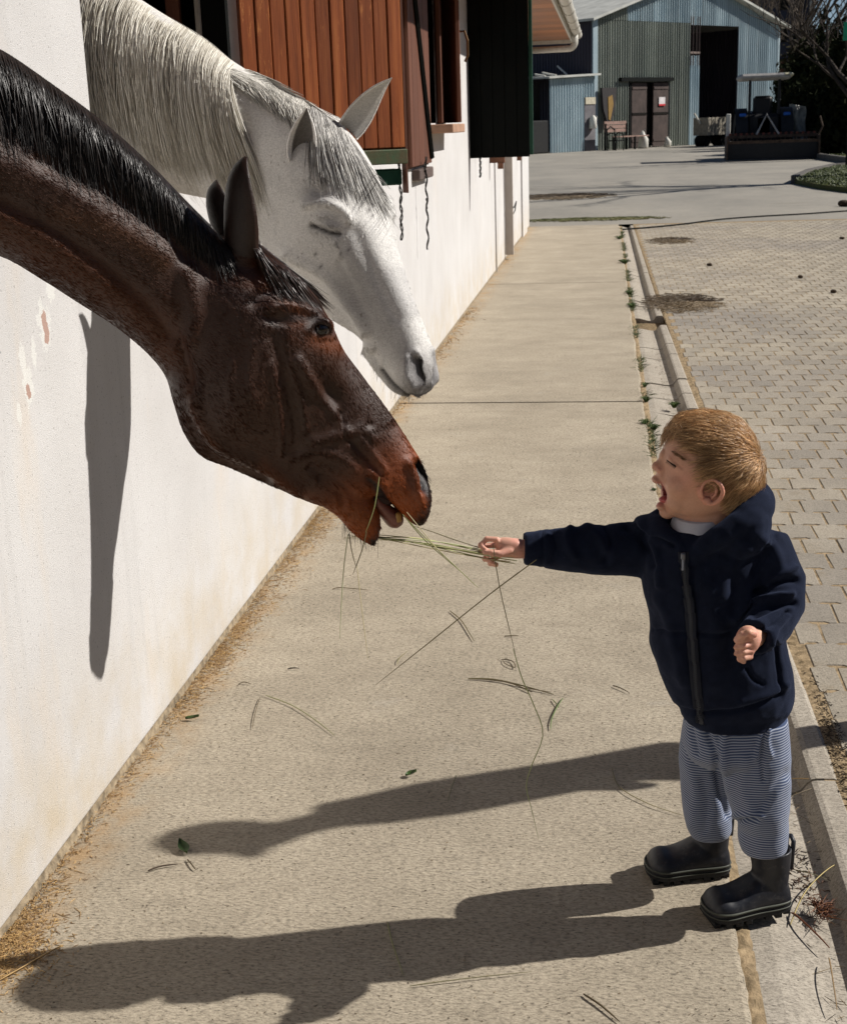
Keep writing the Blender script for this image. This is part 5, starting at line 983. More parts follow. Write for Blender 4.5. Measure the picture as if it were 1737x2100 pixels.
# outstretched right hand pinching the stems
HY = 2.232
loft(SK, [np.concatenate([P3(a, b, HY), P3(c, d, HY), np.array([0, -1, .05]), [w_, 2.3, 0]]) for a, b, c, d, w_ in [(1066, 1108, 1062, 1143, .012), (1048, 1103, 1048, 1142, .0135), (1030, 1102, 1032, 1142, .014), (1018, 1105, 1022, 1138, .011)]], 16, 18)
for i, (k1, k2, k3, tp, yy) in enumerate([((1022, 1108), (998, 1106), (986, 1118), (996, 1130), -.008), ((1020, 1118), (996, 1120), (987, 1131), (1000, 1138), .003), ((1022, 1130), (1000, 1136), (994, 1146), (1008, 1151), .011), ((1026, 1139), (1008, 1148), (1005, 1156), (1017, 1158), .017)]):
    finger([P3(*k1, HY+yy), P3(*k2, HY+yy), P3(*k3, HY+yy-.004), P3(*tp, HY+yy-.012)], [.0060, .0060, .0056, .0050][i])
finger([P3(1048, 1128, HY-.010), P3(1026, 1136, HY-.020), P3(1008, 1134, HY-.024), P3(996, 1131, HY-.022)], .0068)
# left hand, loosely closed
LY = 2.072
SK.ell(P3(1533, 1312, LY+.012), (.020, .017, .024), n=18, m=12)
for i, (k1, k2, k3, r_) in enumerate([((1538, 1308), (1514, 1315), (1520, 1322), .0060), ((1542, 1322), (1511, 1328), (1519, 1334), .0062), ((1542, 1335), (1511, 1341), (1519, 1346), .0060), ((1540, 1346), (1516, 1352), (1524, 1356), .0052)]):
    finger([P3(*k1, LY+.006), P3((k1[0]+k2[0])/2-3, (k1[1]+k2[1])/2, LY-.008), P3(*k2, LY-.005), P3(*k3, LY+.008)], r_)
finger([P3(1546, 1300, LY-.004), P3(1534, 1298, LY-.013), P3(1522, 1303, LY-.013), P3(1513, 1312, LY-.008)], .0075)
me, V = fuse(SK, .0021, 2)
Q, lat = flat(V, CO, CN); n_ = normals(me); side = np.sign(lat)*(n_ @ CN); lateral = sstep(side, .1, .5)
def cnear(pl, k=1.): return [(x, y-26*k) for x, y in pl]
isface = (V[:, 2] > .735)*(V[:, 0] < 1.45)*(Q[:, 0] > 1325)
# mouth cavity
ec = cp(1344, 1009); fx_ = np.array([.99, .14, 0]); E3 = np.stack([(V-ec) @ fx_/.033, (V-ec) @ CN/.0265, (V-ec) @ np.array([-.28, 0, .96])/.0200], 1); er = np.linalg.norm(E3, axis=1)
inm = (er < 1)*isface; bk = np.sqrt(np.maximum(1-E3[:, 1]**2-E3[:, 2]**2, 0)); mo = inm*1.; V = V+fx_*(inm*(bk-E3[:, 0])*.033)[:, None]
D = np.zeros(len(V))
ls = np.array(cnear([(1368, 942), (1373, 946), (1379, 951), (1385, 954)], .45)); slit_c = gl(Q, ls, 1.7)*lateral*isface
D -= .0025*slit_c; D += .0018*gl(Q, ls+np.array([2, -9]), 5)*isface; D += .0018*gl(Q, ls+np.array([2, 8]), 4.5)*isface
D -= .0002*gl(Q, cnear([(1358, 964), (1368, 975), (1376, 1000), (1378, 1022)], .35), 3)*isface; D += .003*gb(Q, cnear([(1395, 985)], .7)[0], 20, 18)*isface
D -= .003*gb(Q, cnear([(1352, 961)], .2)[0], 2.6, 2)*lateral*isface
D -= .003*gl(Q, cnear([(1384, 1062), (1420, 1066), (1450, 1056)], .5), 4)*isface
Aim = toimg(V); near_h = (V[:, 1] < 2.16)*(V[:, 2] < .66)*(n_[:, 1] < .2)
for cy_ in (1321.5, 1334.5, 1346.5): D -= .0028*gl(Aim, [(1504, cy_+1), (1520, cy_), (1540, cy_-5)], 1.9)*near_h
D -= .0022*gl(Aim, [(1514, 1316), (1528, 1309), (1540, 1306)], 2.)*near_h
rh_ = V[:, 0] < 1.0
for p_, q_ in (((990, 1127), (1016, 1124)), ((994, 1141), (1018, 1136)), ((1002, 1150), (1020, 1144)), ((996, 1114), (1020, 1113))): D -= .0022*gl(Aim, [p_, q_], 1.9)*rh_*(n_[:, 1] < .2)
V = V+n_*D[:, None]
skin = np.array([.58, .325, .225]); C = np.tile(skin, (len(V), 1)); nz = fbm(V, 40, 3)
tint(.25*sstep(nz, .4, .7), (.56, .29, .20)); tint(.35*gb(Q, cnear([(1392, 985)], .7)[0], 26, 24)*isface, (.64, .24, .165)); tint(.4*gb(Q, (1345, 956), 10, 8)*isface, (.62, .26, .19))
lipm = gl(Q, [(1338, 985), (1346, 989)], 1.)*0+np.exp(-((er-1.06)/.13)**2)*(er > 1)*isface; tint(.75*lipm, (.50, .16, .14)); tint(np.clip(mo*1., 0, 1), (.16, .02, .02))
tint(.35*gl(Q, ls+np.array([0, -3]), 6)*isface, (.45, .21, .15)); brw = gl(Q, cnear([(1377, 925), (1388, 930), (1400, 941)], .5), 4)*lateral*isface; tint(.6*brw, (.26, .12, .06))
hands = (V[:, 0] < .99)|((V[:, 1] < 2.085)*(V[:, 2] < .62)); tint(.5*hands*1., (.60, .32, .25)); tint(.5*(hands*sstep(nz, .35, .6)), (.62, .28, .22))
hairline = np.array([(1378, 884), (1400, 900), (1422, 925), (1436, 955), (1441, 985), (1452, 975), (1478, 968), (1486, 1000), (1490, 1020), (1505, 1040)], float)
xl = np.interp(Q[:, 1], [850, 868, 884, 892, 903, 925, 950, 972, 985, 1000, 1030, 1045], [1300, 1372, 1378, 1398, 1412, 1428, 1437, 1436, 1446, 1462, 1484, 1502]); hm = sstep(Q[:, 0]-xl, -3, 9)*isface*sstep(1046-Q[:, 1], 0, 8)
tint(.92*hm, (.20, .115, .055))
def skin_mat():
    m, t, p = nodes('skin'); a = t.nodes.new('ShaderNodeAttribute'); a.attribute_name = 'col'; P = t.nodes.new('ShaderNodeNewGeometry').outputs['Position']
    L(t, mix(t, 1., a.outputs['Color'], ramp(t, noise(t, 300, 4, .6, vec=P), [(.3, .93), (.7, 1.06)]), 'MULTIPLY'), p.inputs['Base Color']); p.inputs['Roughness'].default_value = .5; p.inputs['Specular IOR Level'].default_value = .35
    p.inputs['Subsurface Weight'].default_value = .18; p.inputs['Subsurface Radius'].default_value = (1, .35, .2); p.inputs['Subsurface Scale'].default_value = .008; bump(t, p, noise(t, 500, 3, .6, vec=P), .001, .25); return m
M_SKIN = skin_mat(); V = relax(me, V, 1-.9*mo, 1)
V = relax(me, V, isface*sstep(np.abs(lat), .014, .026)*(1-np.exp(-((er-1)/.25)**2))*(1-np.clip(gl(Q, ls, 8), 0, 1)), 14)
finish(me, V, 'body', M_SKIN, boy, C); bvh_c = surf_caster(me, V); nV = normals(me)
# teeth and tongue
tt = MB(); [tt.box(cp(1349+abs(i)*1.2, 995+abs(i)*.2, i*.0062), (.004, .0055, .0052), bev=.0012) for i in (-2, -1, 0, 1, 2)]; tt.build('teeth', mat('milk_teeth', (.75, .7, .6), .3, spec=.5), boy)
MB().ell(cp(1366, 1024), (.013, .012, .006), n=14).build('tongue', mat('child_tongue', (.45, .1, .1), .35, spec=.5), boy, True)
# near and far ear: rim, inner fold and lobe in one shape
for s_, off in ((1, .071), (-1, -.071)):
    e = MB(); c = cp(1434, 984, off); ax = lambda u, v, w_=0.: c+np.array([u, 0, v])*.82+CN*s_*w_
    pts = [ax(.020*cos(a)*(1-.22*(sin(a) < 0)*abs(sin(a)))*(1.0)+.004, .0245*sin(a), .006+.006*max(0, cos(a))) for a in np.linspace(-1.9, 3.6, 26)]
    e.tube(pts, np.interp(np.linspace(0, 1, 26), [0, .1, .5, .9, 1], [.004, .0042, .0036, .003, .002]), 8)
    e.tube([ax(.012*cos(a)+.002, .015*sin(a)+.002, .004) for a in np.linspace(-1.3, 1.9, 16)], .0030, 8)
    e.ell(ax(.0, -.001, -.003), (.019, .004, .022), n=16); e.ell(ax(-.004, -.020, .004), (.008, .0045, .007), n=12); e.ell(ax(-.0155, -.004, .0035), (.004, .004, .007), n=10)
    m2, v2 = fuse(e, .0013, 3); q2, l2 = flat(v2, CO, CN); cc = np.tile(np.array([.62, .30, .21]), (len(v2), 1)); rr = np.linalg.norm((v2-c)*[1, 0, .85], axis=1); dkm = np.clip(1-np.abs(rr-.006)/.008, 0, 1)*(np.abs((v2-c) @ CN) < .006); cc = cc*(1-.45*dkm[:, None])+np.array([.3, .09, .06])*.45*dkm[:, None]
    finish(m2, v2, 'ear', M_SKIN, boy, cc)
# hair
me_b = me; ar = np.array([p.area for p in me_b.polygons]); ctr = np.array([tuple(p.center) for p in me_b.polygons])+np.array(boy.location); nrm_ = np.array([tuple(p.normal) for p in me_b.polygons])
qc, lc = flat(ctr, CO, CN); xlc = np.interp(qc[:, 1], [850, 868, 884, 892, 903, 925, 950, 972, 985, 1000, 1030, 1045], [1300, 1372, 1378, 1398, 1412, 1428, 1437, 1436, 1446, 1462, 1484, 1502]); ok = (qc[:, 0] > xlc-1)*(qc[:, 1] < 1043)*(ctr[:, 2] > .76)*(ctr[:, 0] < 1.45)*(ctr[:, 0] > 1.15)*(np.linalg.norm((qc-np.array([1437, 985]))*[1, .8], axis=1) > 21)
idx = np.nonzero(ok)[0]; pick = RS.choice(idx, 17000, p=ar[idx]/ar[idx].sum()); whorl = cp(1545, 935, .03)
K = 7; r0 = ctr[pick]; n0 = nrm_[pick]; d = r0-whorl; dist = np.linalg.norm(d, axis=1)[:, None]; d = d/(dist+.004)
fw = np.array([-.75, 0, .0]); d = d+fw*sstep(dist, .02, .09)*.6+np.array([0, 0, -.55])*sstep(qc[pick][:, 1:2], 880, 965); cl = (vnoise(r0, 60)-.5)[:, None]; cl2 = (vnoise(r0+3, 45)-.5)[:, None]
d = d+np.concatenate([cl*.5, cl2*.9, (cl-cl2)*.7], 1)+RS.normal(0, .17, d.shape); d = d-n0*(d*n0).sum(1)[:, None]; d /= np.linalg.norm(d, axis=1)[:, None]
Ln = np.where(qc[pick][:, 1] > 970, .016, .034)*RS.uniform(.6, 1.1, len(pick))*np.where((qc[pick][:, 1] < 905), 1.25, 1.); Ln = np.minimum(Ln, .010+np.maximum(0, 1040-qc[pick][:, 1])*.0006+.004)
out = np.zeros((len(pick), K, 3)); p = r0.copy(); out[:, 0] = p-n0*.001
for j in range(1, K):
    p = p+d*(Ln/(K-1))[:, None]; 
    for i in range(len(p)):
        h = bvh_c.find_nearest(Vector(p[i])); hn = np.array(h[1]); pt = np.array(h[0]); lf_ = .001+(.0042+.005*((i*7919) % 97/97.)**3)*sin(pi*min(1, (j/(K-1))*.75+.1))*(Ln[i]/.03)
        p[i] = pt+hn*lf_; dd = d[i]-hn*(d[i] @ hn); d[i] = dd/(np.linalg.norm(dd)+1e-9)
    out[:, j] = p
hc = hcols(len(pick), (.24, .125, .05), (.80, .52, .27), 4); hc = hc*(.75+.6*vnoise(r0, 55)[:, None])
strands('hair', out, .00032, hair_mat('blond_hair', .36, .45), boy, hc)
def on_c(px, py, lift=.0005):
    r = ray(px, py); h = bvh_c.ray_cast(Vector(CAM), Vector(r)); return np.array(h[0])-r/np.linalg.norm(r)*lift
lp = crom(np.array([(1366, 943), (1371, 946.5), (1378, 952), (1386, 957)], float), 12); lid_p = [on_c(*p) for p in lp]
MB().tube(lid_p, [.0003, .0007]+[.0010]*4+[.0013]*5+[.0003], 6).build('eyelid_line', mat('lid_line', (.035, .018, .012), .6), boy, True)
lash = [[on_c(*(p+np.array(o_)), .0008+.002*t) for t, o_ in ((0, (0, 0)), (.5, (-2.2, 2.4)), (1, (-4.5, 4.2)))] for p in crom(np.array([(1368, 945), (1378, 952), (1386, 957)], float), 16)]
strands('eyelashes', lash, .0003, hair_mat('lash_hair', .6), boy, np.tile((.05, .03, .02), (16, 1)))
rb = random.Random(3); bw = []
for i in range(90):
    u = rb.random(); p = np.array([1376+26*u, 926+16*u**1.2])+np.array([rb.gauss(0, 1.2), rb.gauss(0, 1.8)]); bw.append([on_c(p[0]+6*t, p[1]+3.2*t, .0004+.0006*t) for t in (0, .5, 1)])
strands('eyebrow', bw, .0003, hair_mat('brow_hair', .5), boy, hcols(90, (.16, .08, .035), (.34, .19, .09), 3))
# ------------------------------------------------------------ clothes
def cloth_mat(name, a, b, rough=.95, sheen=.3, bs=900, flow=(1, 1, 1)):
    m, t, p = nodes(name); P = t.nodes.new('ShaderNodeNewGeometry').outputs['Position']
    c = ramp(t, noise(t, 45, 5, .7, vec=P), [(.3, a), (.7, b)]); lint = ramp(t, noise(t, 420, 2, .5, vec=P), [(.75, 0.), (.8, .35)]); c = mix(t, lint, c, (.2, .2, .22)); L(t, c, p.inputs['Base Color'])
    p.inputs['Roughness'].default_value = rough; p.inputs['Sheen Weight'].default_value = sheen; p.inputs['Sheen Roughness'].default_value = .5; p.inputs['Sheen Tint'].default_value = (.35, .45, .8, 1); p.inputs['Specular IOR Level'].default_value = .1
    bump(t, p, noise(t, bs, 3, .7, vec=P, stretch=flow), .0012, .6); return m
M_HOOD = cloth_mat('navy_fleece', (.0055, .008, .018), (.010, .014, .030), sheen=.10)
H = MB()
TR = [(1385, 1530, 1078, 0.0560), (1350, 1558, 1096, 0.0680), (1326, 1583, 1120, 0.0768), (1318, 1598, 1155, 0.0824), (1320, 1602, 1205, 0.0848), (1334, 1604, 1275, 0.0864), (1333, 1610, 1325, 0.0888), (1350, 1621, 1375, 0.0912), (1372, 1622, 1426, 0.0896), (1383, 1614, 1446, 0.0832), (1392, 1606, 1458, 0.0816), (1402, 1598, 1470, 0.0808)]
loft(H, [crow(l, r, y, w_, 2.3) for l, r, y, w_ in TR], 70, 48)
H.tube([P3(1400, 1132, 2.27), P3(1325, 1124, 2.268), P3(1262, 1127, 2.262), P3(1200, 1128, 2.256), P3(1140, 1126, 2.248), P3(1108, 1125, 2.244), P3(1100, 1125, 2.243), P3(1074, 1125, 2.24)], [.058, .051, .045, .0415, .036, .0325, .030, .0285], 26)
H.tube([P3(1530, 1135, 2.24), P3(1575, 1140, 2.225), P3(1596, 1190, 2.21), P3(1594, 1240, 2.19), P3(1578, 1280, 2.155), P3(1556, 1300, 2.122), P3(1544, 1307, 2.10)], [.05, .0485, .045, .044, .039, .033, .030], 26)
# hood lying round the neck
hoodpts = [(cp(1404, 1118, 0.0655), .013), (cp(1440, 1086, 0.0689), .018), (cp(1480, 1062, 0.0689), .022), (cp(1520, 1042, 0.0554), .027), (cp(1543, 1028, 0.0252), .031), (cp(1546, 1022, -0.0168), .031), (cp(1520, 1036, -0.0504), .028), (cp(1470, 1056, -0.0630), .024), (cp(1410, 1072, -0.0630), .022), (cp(1362, 1084, -0.0420), .022), (cp(1348, 1088, -0.0084), .021), (cp(1362, 1096, 0.0294), .018), (cp(1385, 1112, 0.0521), .014), (cp(1400, 1124, 0.0605), .011)]
hp = crom([np.append(a, r) for a, r in hoodpts], 60); H.tube(hp[:, :3], hp[:, 3], 18)
for c_, r_ in (((1528, 1060, .04), (.034, .05, .04)), ((1530, 1052, -.02), (.034, .055, .045)), ((1500, 1085, .055), (.055, .035, .03)), ((1340, 1090, -.03), (.035, .04, .02))): H.ell(cp(*c_), r_)
me, V = fuse(H, .0036, 4)
Q, lat = flat(V, CO, CN); n_ = normals(me); A = toimg(V)       # A: where each point shows, for folds on the near side
vis = sstep(-(n_ @ np.array([.08, .97, -.2])), -.1, .35); D = np.zeros(len(V))
for pl, h, s_ in [([(1505, 1272), (1540, 1240), (1590, 1225), (1620, 1218)], .008, 8), ([(1545, 1262), (1590, 1245), (1628, 1238)], -.007, 6), ([(1550, 1215), (1590, 1195), (1632, 1190)], -.008, 7), ([(1575, 1198), (1600, 1178), (1630, 1165)], .006, 7), ([(1560, 1290), (1590, 1275), (1612, 1255)], -.006, 6), ([(1580, 1320), (1590, 1290), (1612, 1262)], .005, 6),
    ([(1555, 1100), (1585, 1120), (1600, 1160)], .003, 10), ([(1588, 1095), (1570, 1130), (1545, 1175)], -.0035, 6), ([(1530, 1130), (1500, 1160), (1480, 1220)], .004, 14),
    ([(1200, 1080), (1225, 1100), (1245, 1130)], .006, 10), ([(1240, 1078), (1250, 1110), (1240, 1150)], -.005, 7), ([(1170, 1085), (1160, 1110), (1180, 1140)], .005, 9), ([(1130, 1090), (1140, 1120), (1130, 1150)], -.004, 6), ([(1285, 1080), (1320, 1110), (1340, 1160)], -.006, 9), ([(1330, 1100), (1345, 1150), (1352, 1200)], .005, 9), ([(1296, 1066), (1310, 1095), (1345, 1105), (1380, 1118)], -.006, 5),
    ([(1339, 1292), (1380, 1297), (1408, 1300)], -.004, 4), ([(1430, 1300), (1480, 1302), (1500, 1300)], -.003, 4), ([(1532, 1372), (1545, 1392), (1563, 1402)], -.005, 4), ([(1590, 1320), (1596, 1370), (1602, 1420)], -.006, 4), ([(1380, 1448), (1400, 1458), (1430, 1464)], -.005, 5), ([(1445, 1464), (1520, 1456), (1600, 1426)], -.005, 5), ([(1520, 1440), (1570, 1425), (1610, 1405)], .004, 8),
    ([(1350, 1230), (1380, 1300), (1400, 1400)], .005, 14), ([(1450, 1200), (1470, 1300), (1465, 1400)], .004, 18), ([(1500, 1180), (1510, 1240), (1490, 1330)], -.004, 14), ([(1420, 1160), (1425, 1260), (1434, 1400), (1440, 1480)], -.0025, 4), ([(1398, 1160), (1408, 1260), (1418, 1400), (1428, 1480)], -.0025, 4)]:
    D += h*gl(A, pl, s_)
D *= 1.5; D += .005*(fbm(V, 22, 3)-.5)*2; cuffm = gl(A, [(1112, 1088), (1113, 1165)], 3.2); D -= .004*cuffm
V = V+n_*(D*(.3+.7*vis))[:, None]
# hollow sleeve ends and hem
for ctr_, ax, r_ in ((P3(1074, 1125, 2.24), np.array([-1, -.04, 0]), .021), (P3(1541, 1309, 2.093), np.array([-.35, -.75, -.35]), .023)):
    ax = ax/np.linalg.norm(ax); dd = V-ctr_; along = dd @ ax; rad = np.linalg.norm(dd-along[:, None]*ax, axis=1); m_ = (along > -.010)*(along < .012)*sstep(r_-rad, 0, .004); V = V-ax*(m_*.018)[:, None]
C = None
hoodie = finish(me, V, 'hoodie', M_HOOD, boy); bvh_h = surf_caster(me, V)
def on_h(px, py, lift=.002): # point of the jacket surface met by a sight line
    r = ray(px, py); h = bvh_h.ray_cast(Vector(CAM), Vector(r)); return (np.array(h[0])+np.array(h[1])*lift, np.array(h[1])) if h[0] is not None else (cp(px, py, .1), CN)
zl = crom([(1401, 1132), (1406, 1190), (1414, 1245), (1419, 1310), (1424, 1373), (1431, 1440), (1438, 1484)], 90)
M_ZIP = mat('zip_tape', (.010, .013, .024), .8); M_ZT = mat('zip_teeth', (.05, .06, .08), .4, spec=.5)
pz = [on_h(x, y, .0015) for x, y in zl]; pc = np.array([a for a, b in pz]); pc[1:-1] = (pc[:-2]+pc[1:-1]+pc[2:])/3; tn = np.gradient(pc, axis=0)
sd = np.array([np.cross(n, t / np.linalg.norm(t)) for (a, n), t in zip(pz, tn)]); zt = MB(); G = np.stack([pc-sd*.009, pc-sd*.008+.0012*np.array([b for a, b in pz]), pc, pc+sd*.008+.0012*np.array([b for a, b in pz]), pc+sd*.009], 1); zt.sheet(G[..., 0], G[..., 1], G[..., 2]); z_o = zt.build('zip_tape', M_ZIP, hoodie, True); z_o.location = -np.array(boy.location)*0; z_o.parent = hoodie
z_o.matrix_parent_inverse = Matrix.Translation(-Vector(boy.location))
zz = MB()
for i in range(1, 180):
    f = i/180*(len(pc)-1); j = int(f); q = pc[j]*(1-f+j)+pc[min(j+1, len(pc)-1)]*(f-j); zz.box(q+pz[j][1]*.001+sd[j]*(.0012 if i % 2 else -.0012), (.0042, .0022, .0013))
z2 = zz.build('zip_teeth', M_ZT, hoodie); z2.matrix_parent_inverse = Matrix.Translation(-Vector(boy.location)); z2['kind'] = 'stuff'
a, n = on_h(1402, 1140, .004); b, n2 = on_h(1404, 1168, .0045); zp = MB(); zp.tube([a, b], [.0028, .0034], 6); zp.box(a+n*.001, (.008, .006, .012), bev=.002); z3 = zp.build('zip_pull', mat('zip_pull', (.18, .19, .22), .35, metal=.6), hoodie); z3.matrix_parent_inverse = Matrix.Translation(-Vector(boy.location))
# grey-white undershirt in the neckline
sh_ = MB(); loft(sh_, [crow(1384, 1480, 1060, .050, 2.1, 0, 1052), crow(1376, 1486, 1078, .054, 2.1, 0, 1068), crow(1372, 1490, 1098, .056), crow(1380, 1500, 1118, .045)], 24, 34); sh_.build('undershirt', mat('grey_shirt', (.52, .53, .60), .95, var=.06, bmp=.4, bscale=700), boy, True)
# striped trousers
def stripe_mat():
    m, t, p = nodes('striped_jersey'); P = t.nodes.new('ShaderNodeNewGeometry').outputs['Position']; x, y, z = sep(t, P); a = t.nodes.new('ShaderNodeAttribute'); a.attribute_name = 'col'
    sr = t.nodes.new('ShaderNodeSeparateColor'); L(t, a.outputs['Color'], sr.inputs[0])
    ph = mth(t, 'ADD', mth(t, 'MULTIPLY', z, 1/.0046), mth(t, 'MULTIPLY', sr.outputs[0], 10.)); w_ = mth(t, 'FRACT', ph); s_ = maprange(t, w_, .52, .64, 0., 1.); e_ = maprange(t, w_, .92, 1., 0., 1.); s_ = mth(t, 'SUBTRACT', s_, e_)
    c = mix(t, s_, (.055, .078, .15), (.34, .375, .46)); L(t, c, p.inputs['Base Color']); p.inputs['Roughness'].default_value = .95; p.inputs['Sheen Weight'].default_value = .15; p.inputs['Specular IOR Level'].default_value = .1
    bump(t, p, noise(t, 900, 3, .6, vec=P), .001, .5); return m
M_STR = stripe_mat(); T_ = MB()
loft(T_, [crow(1415, 1590, 1440, .058), crow(1406, 1608, 1485, .072), crow(1400, 1614, 1530, .078), crow(1420, 1600, 1560, .055)], 30, 40)
def leg(rows, yc):
    out = []
    for l, r, y, w_ in rows: Y = yc; a = P3(l, y, Y); b = P3(r, y, Y); out.append(np.concatenate([a, b, np.array([0, -1, 0]), [w_, 2.2, 0]]))
    return out
loft(T_, leg([(1402, 1500, 1470, .05), (1393, 1500, 1530, .056), (1393, 1500, 1585, .056), (1397, 1500, 1640, .052), (1404, 1500, 1680, .047), (1411, 1499, 1702, .042), (1418, 1492, 1712, .036)], 2.335), 40, 34)
loft(T_, leg([(1475, 1614, 1470, .055), (1472, 1620, 1530, .062), (1480, 1621, 1590, .062), (1490, 1620, 1640, .060), (1502, 1616, 1672, .056), (1512, 1617, 1690, .050), (1513, 1617, 1715, .049), (1519, 1614, 1738, .045)], 2.235), 44, 34)
me, V = fuse(T_, .0034, 3); n_ = normals(me); A = toimg(V); vis = sstep(-(n_ @ np.array([.08, .97, -.2])), -.1, .35); D = np.zeros(len(V))
for pl, h, s_ in [([(1417, 1492), (1425, 1530), (1428, 1545)], -.006, 5), ([(1442, 1492), (1462, 1530), (1470, 1556)], -.008, 6), ([(1466, 1556), (1475, 1610), (1492, 1672)], -.010, 7), ([(1485, 1500), (1482, 1560), (1492, 1620)], .007, 10), ([(1470, 1495), (1475, 1530)], -.005, 5), ([(1508, 1685), (1530, 1682), (1552, 1681)], -.009, 4.5), ([(1500, 1674), (1530, 1672), (1558, 1672)], .007, 6), ([(1553, 1690), (1575, 1655), (1610, 1605)], .0035, 8), ([(1560, 1660), (1590, 1620), (1612, 1585)], -.0035, 9), ([(1562, 1500), (1556, 1530), (1550, 1555)], .006, 5), ([(1578, 1490), (1572, 1520), (1580, 1550)], .006, 5), ([(1568, 1490), (1563, 1540), (1565, 1600)], -.006, 4.5), ([(1410, 1560), (1425, 1620), (1420, 1690)], .005, 12), ([(1440, 1600), (1450, 1650), (1445, 1700)], -.004, 9), ([(1530, 1560), (1520, 1620), (1540, 1660)], .004, 12)]: D += h*gl(A, pl, s_)
D += .0045*(fbm(V, 18, 3)-.5)*2; D *= .85; V = V+n_*(D*(.3+.7*vis))[:, None]; ph = .5+(D*1.5)+.06*(fbm(V, 9, 2)-.5)
finish(me, V, 'trousers', M_STR, boy, np.repeat(np.clip(ph, 0, 1)[:, None], 3, 1))
# rubber boots
M_RUB = None
def rubber():
    m, t, p = nodes('navy_rubber'); P = t.nodes.new('ShaderNodeNewGeometry').outputs['Position']
    c = ramp(t, noise(t, 30, 5, .7, vec=P), [(.35, (.007, .008, .013)), (.75, (.016, .018, .025))]); d_ = ramp(t, noise(t, 60, 6, .8, vec=P), [(.55, 0.), (.72, .55)]); c = mix(t, d_, c, (.09, .08, .07)); L(t, c, p.inputs['Base Color'])
    L(t, ramp(t, noise(t, 60, 4, .6, vec=P), [(.3, .38), (.7, .6)]), p.inputs['Roughness']); p.inputs['Specular IOR Level'].default_value = .45; return m
M_RUB = rubber(); M_SOLE = mat('boot_sole', (.012, .013, .015), .6, var=.3, scale=60); M_LINE = mat('sole_line', (.07, .075, .06), .5)
def boot(toe, heel, hshaft, lean, flip):
    toe, heel = np.array(toe, float), np.array(heel, float); f = toe-heel; ln = np.linalg.norm(f[:2]); f = np.array([f[0]/ln, f[1]/ln, 0]); s_ = np.array([-f[1], f[0], 0]); up = np.array([0, 0, 1.])
    P = lambda u, v, w_: heel+f*u*ln+s_*v+up*w_
    b = MB(); rows = []
    # foot, heel to toe: (u, top height, half width)
    for u, h_, w_ in [(.0, .045, .018), (.03, .06, .026), (.12, .075, .031), (.3, .082, .033), (.45, .074, .034), (.58, .062, .037), (.72, .053, .040), (.84, .053, .040), (.93, .048, .035), (.985, .038, .025), (1.01, .024, .010)]:
        rows.append(np.concatenate([P(u, 0, h_), P(u, 0, .010), s_, [w_, 2.6, -.12]]))
    loft(b, rows, 40, 30)
    rows = []
    for h_, u0, u1, w_ in [(.03, .02, .46, .030), (.06, .01, .44, .032), (.085, .0, .42, .033), (.105, -.005, .44, .036), (.118, -.008, .45, .037), (hshaft, -.010, .47, .038)]:
        rows.append(np.concatenate([P(u1, 0, h_)+lean*h_, P(u0, 0, h_)+lean*h_, s_, [w_, 2.2, 0]]))
    loft(b, rows, 30, 30)
    me, V = fuse(b, .0028, 5); top = P(.24, 0, hshaft)+lean*hshaft; rad = np.linalg.norm((V-top)[:, :2]*1.0, axis=1); m_ = (V[:, 2] > hshaft-.006)*sstep(.036-rad, 0, .006); V[:, 2] -= m_*.02
    o = finish(me, V, 'boot', M_RUB, boy); Tm = Matrix.Translation(-Vector(boy.location))
    out = [(0, .017), (-.01, 0), (0, -.017), (.06, -.028), (.2, -.033), (.4, -.034), (.6, -.038), (.78, -.042), (.9, -.038), (.98, -.026), (1.02, -.010), (1.02, .010), (.98, .026), (.9, .038), (.78, .042), (.6, .038), (.4, .034), (.2, .033), (.06, .028)]
    oc = crom(out+[out[0]], 72)[:-1]
    def ring(k, z, lift=0): return [P(.5+(u-.5)*k, v*k*(1 if abs(k-1) < .001 else 1), z+.010*max(0, u-.85)/.15*lift) for u, v in oc]
    so_ = MB(); n = len(oc); R_ = [ring(.96, .008), ring(1.0, .010), ring(1.0, .022), ring(.985, .025)]; so_.add([p for r in R_ for p in r], [(i*n+j, i*n+(j+1) % n, (i+1)*n+(j+1) % n, (i+1)*n+j) for i in range(3) for j in range(n)]+[tuple(range(n))[::-1], tuple(3*n+j for j in range(n))])
    for u in np.linspace(.06, .94, 8):
        if .36 < u < .46: continue
        wv = float(np.interp(u, [0, .2, .4, .6, .78, .95], [.02, .033, .034, .038, .042, .034])); so_.box(P(u, 0, .0045), (ln*.085, wv*1.96, .009), rz=math.atan2(f[1], f[0]), bev=.001)
    s1 = so_.build('sole', M_SOLE, o); s1.matrix_parent_inverse = Tm
    lnm = MB(); rp = [P(.5+(u-.5)*1.015, v*1.03, .019) for u, v in oc]; lnm.tube(rp+[rp[0]], .0012, 5, cap=False); rp = [P(.5+(u-.5)*1.0, v*1.0, .028) for u, v in oc]; lnm.tube(rp+[rp[0]], .0022, 6, cap=False); s2 = lnm.build('welt', M_LINE, o, True); s2.matrix_parent_inverse = Tm
    tb_ = MB(); q = lean*hshaft; tb_.tube([P(-.005, flip*.012, hshaft-.045), P(-.022, flip*.012, hshaft+.010), P(-.026, 0, hshaft+.015), P(-.022, -flip*.012, hshaft+.010), P(-.005, -flip*.012, hshaft-.045)], .0042, 8); s3 = tb_.build('pull_tab', M_RUB, o, True); s3.matrix_parent_inverse = Tm
    return o
boot((1.272, 2.225, 0), (1.420, 2.278, 0), .130, np.array([0, 0, 0.]), 1)
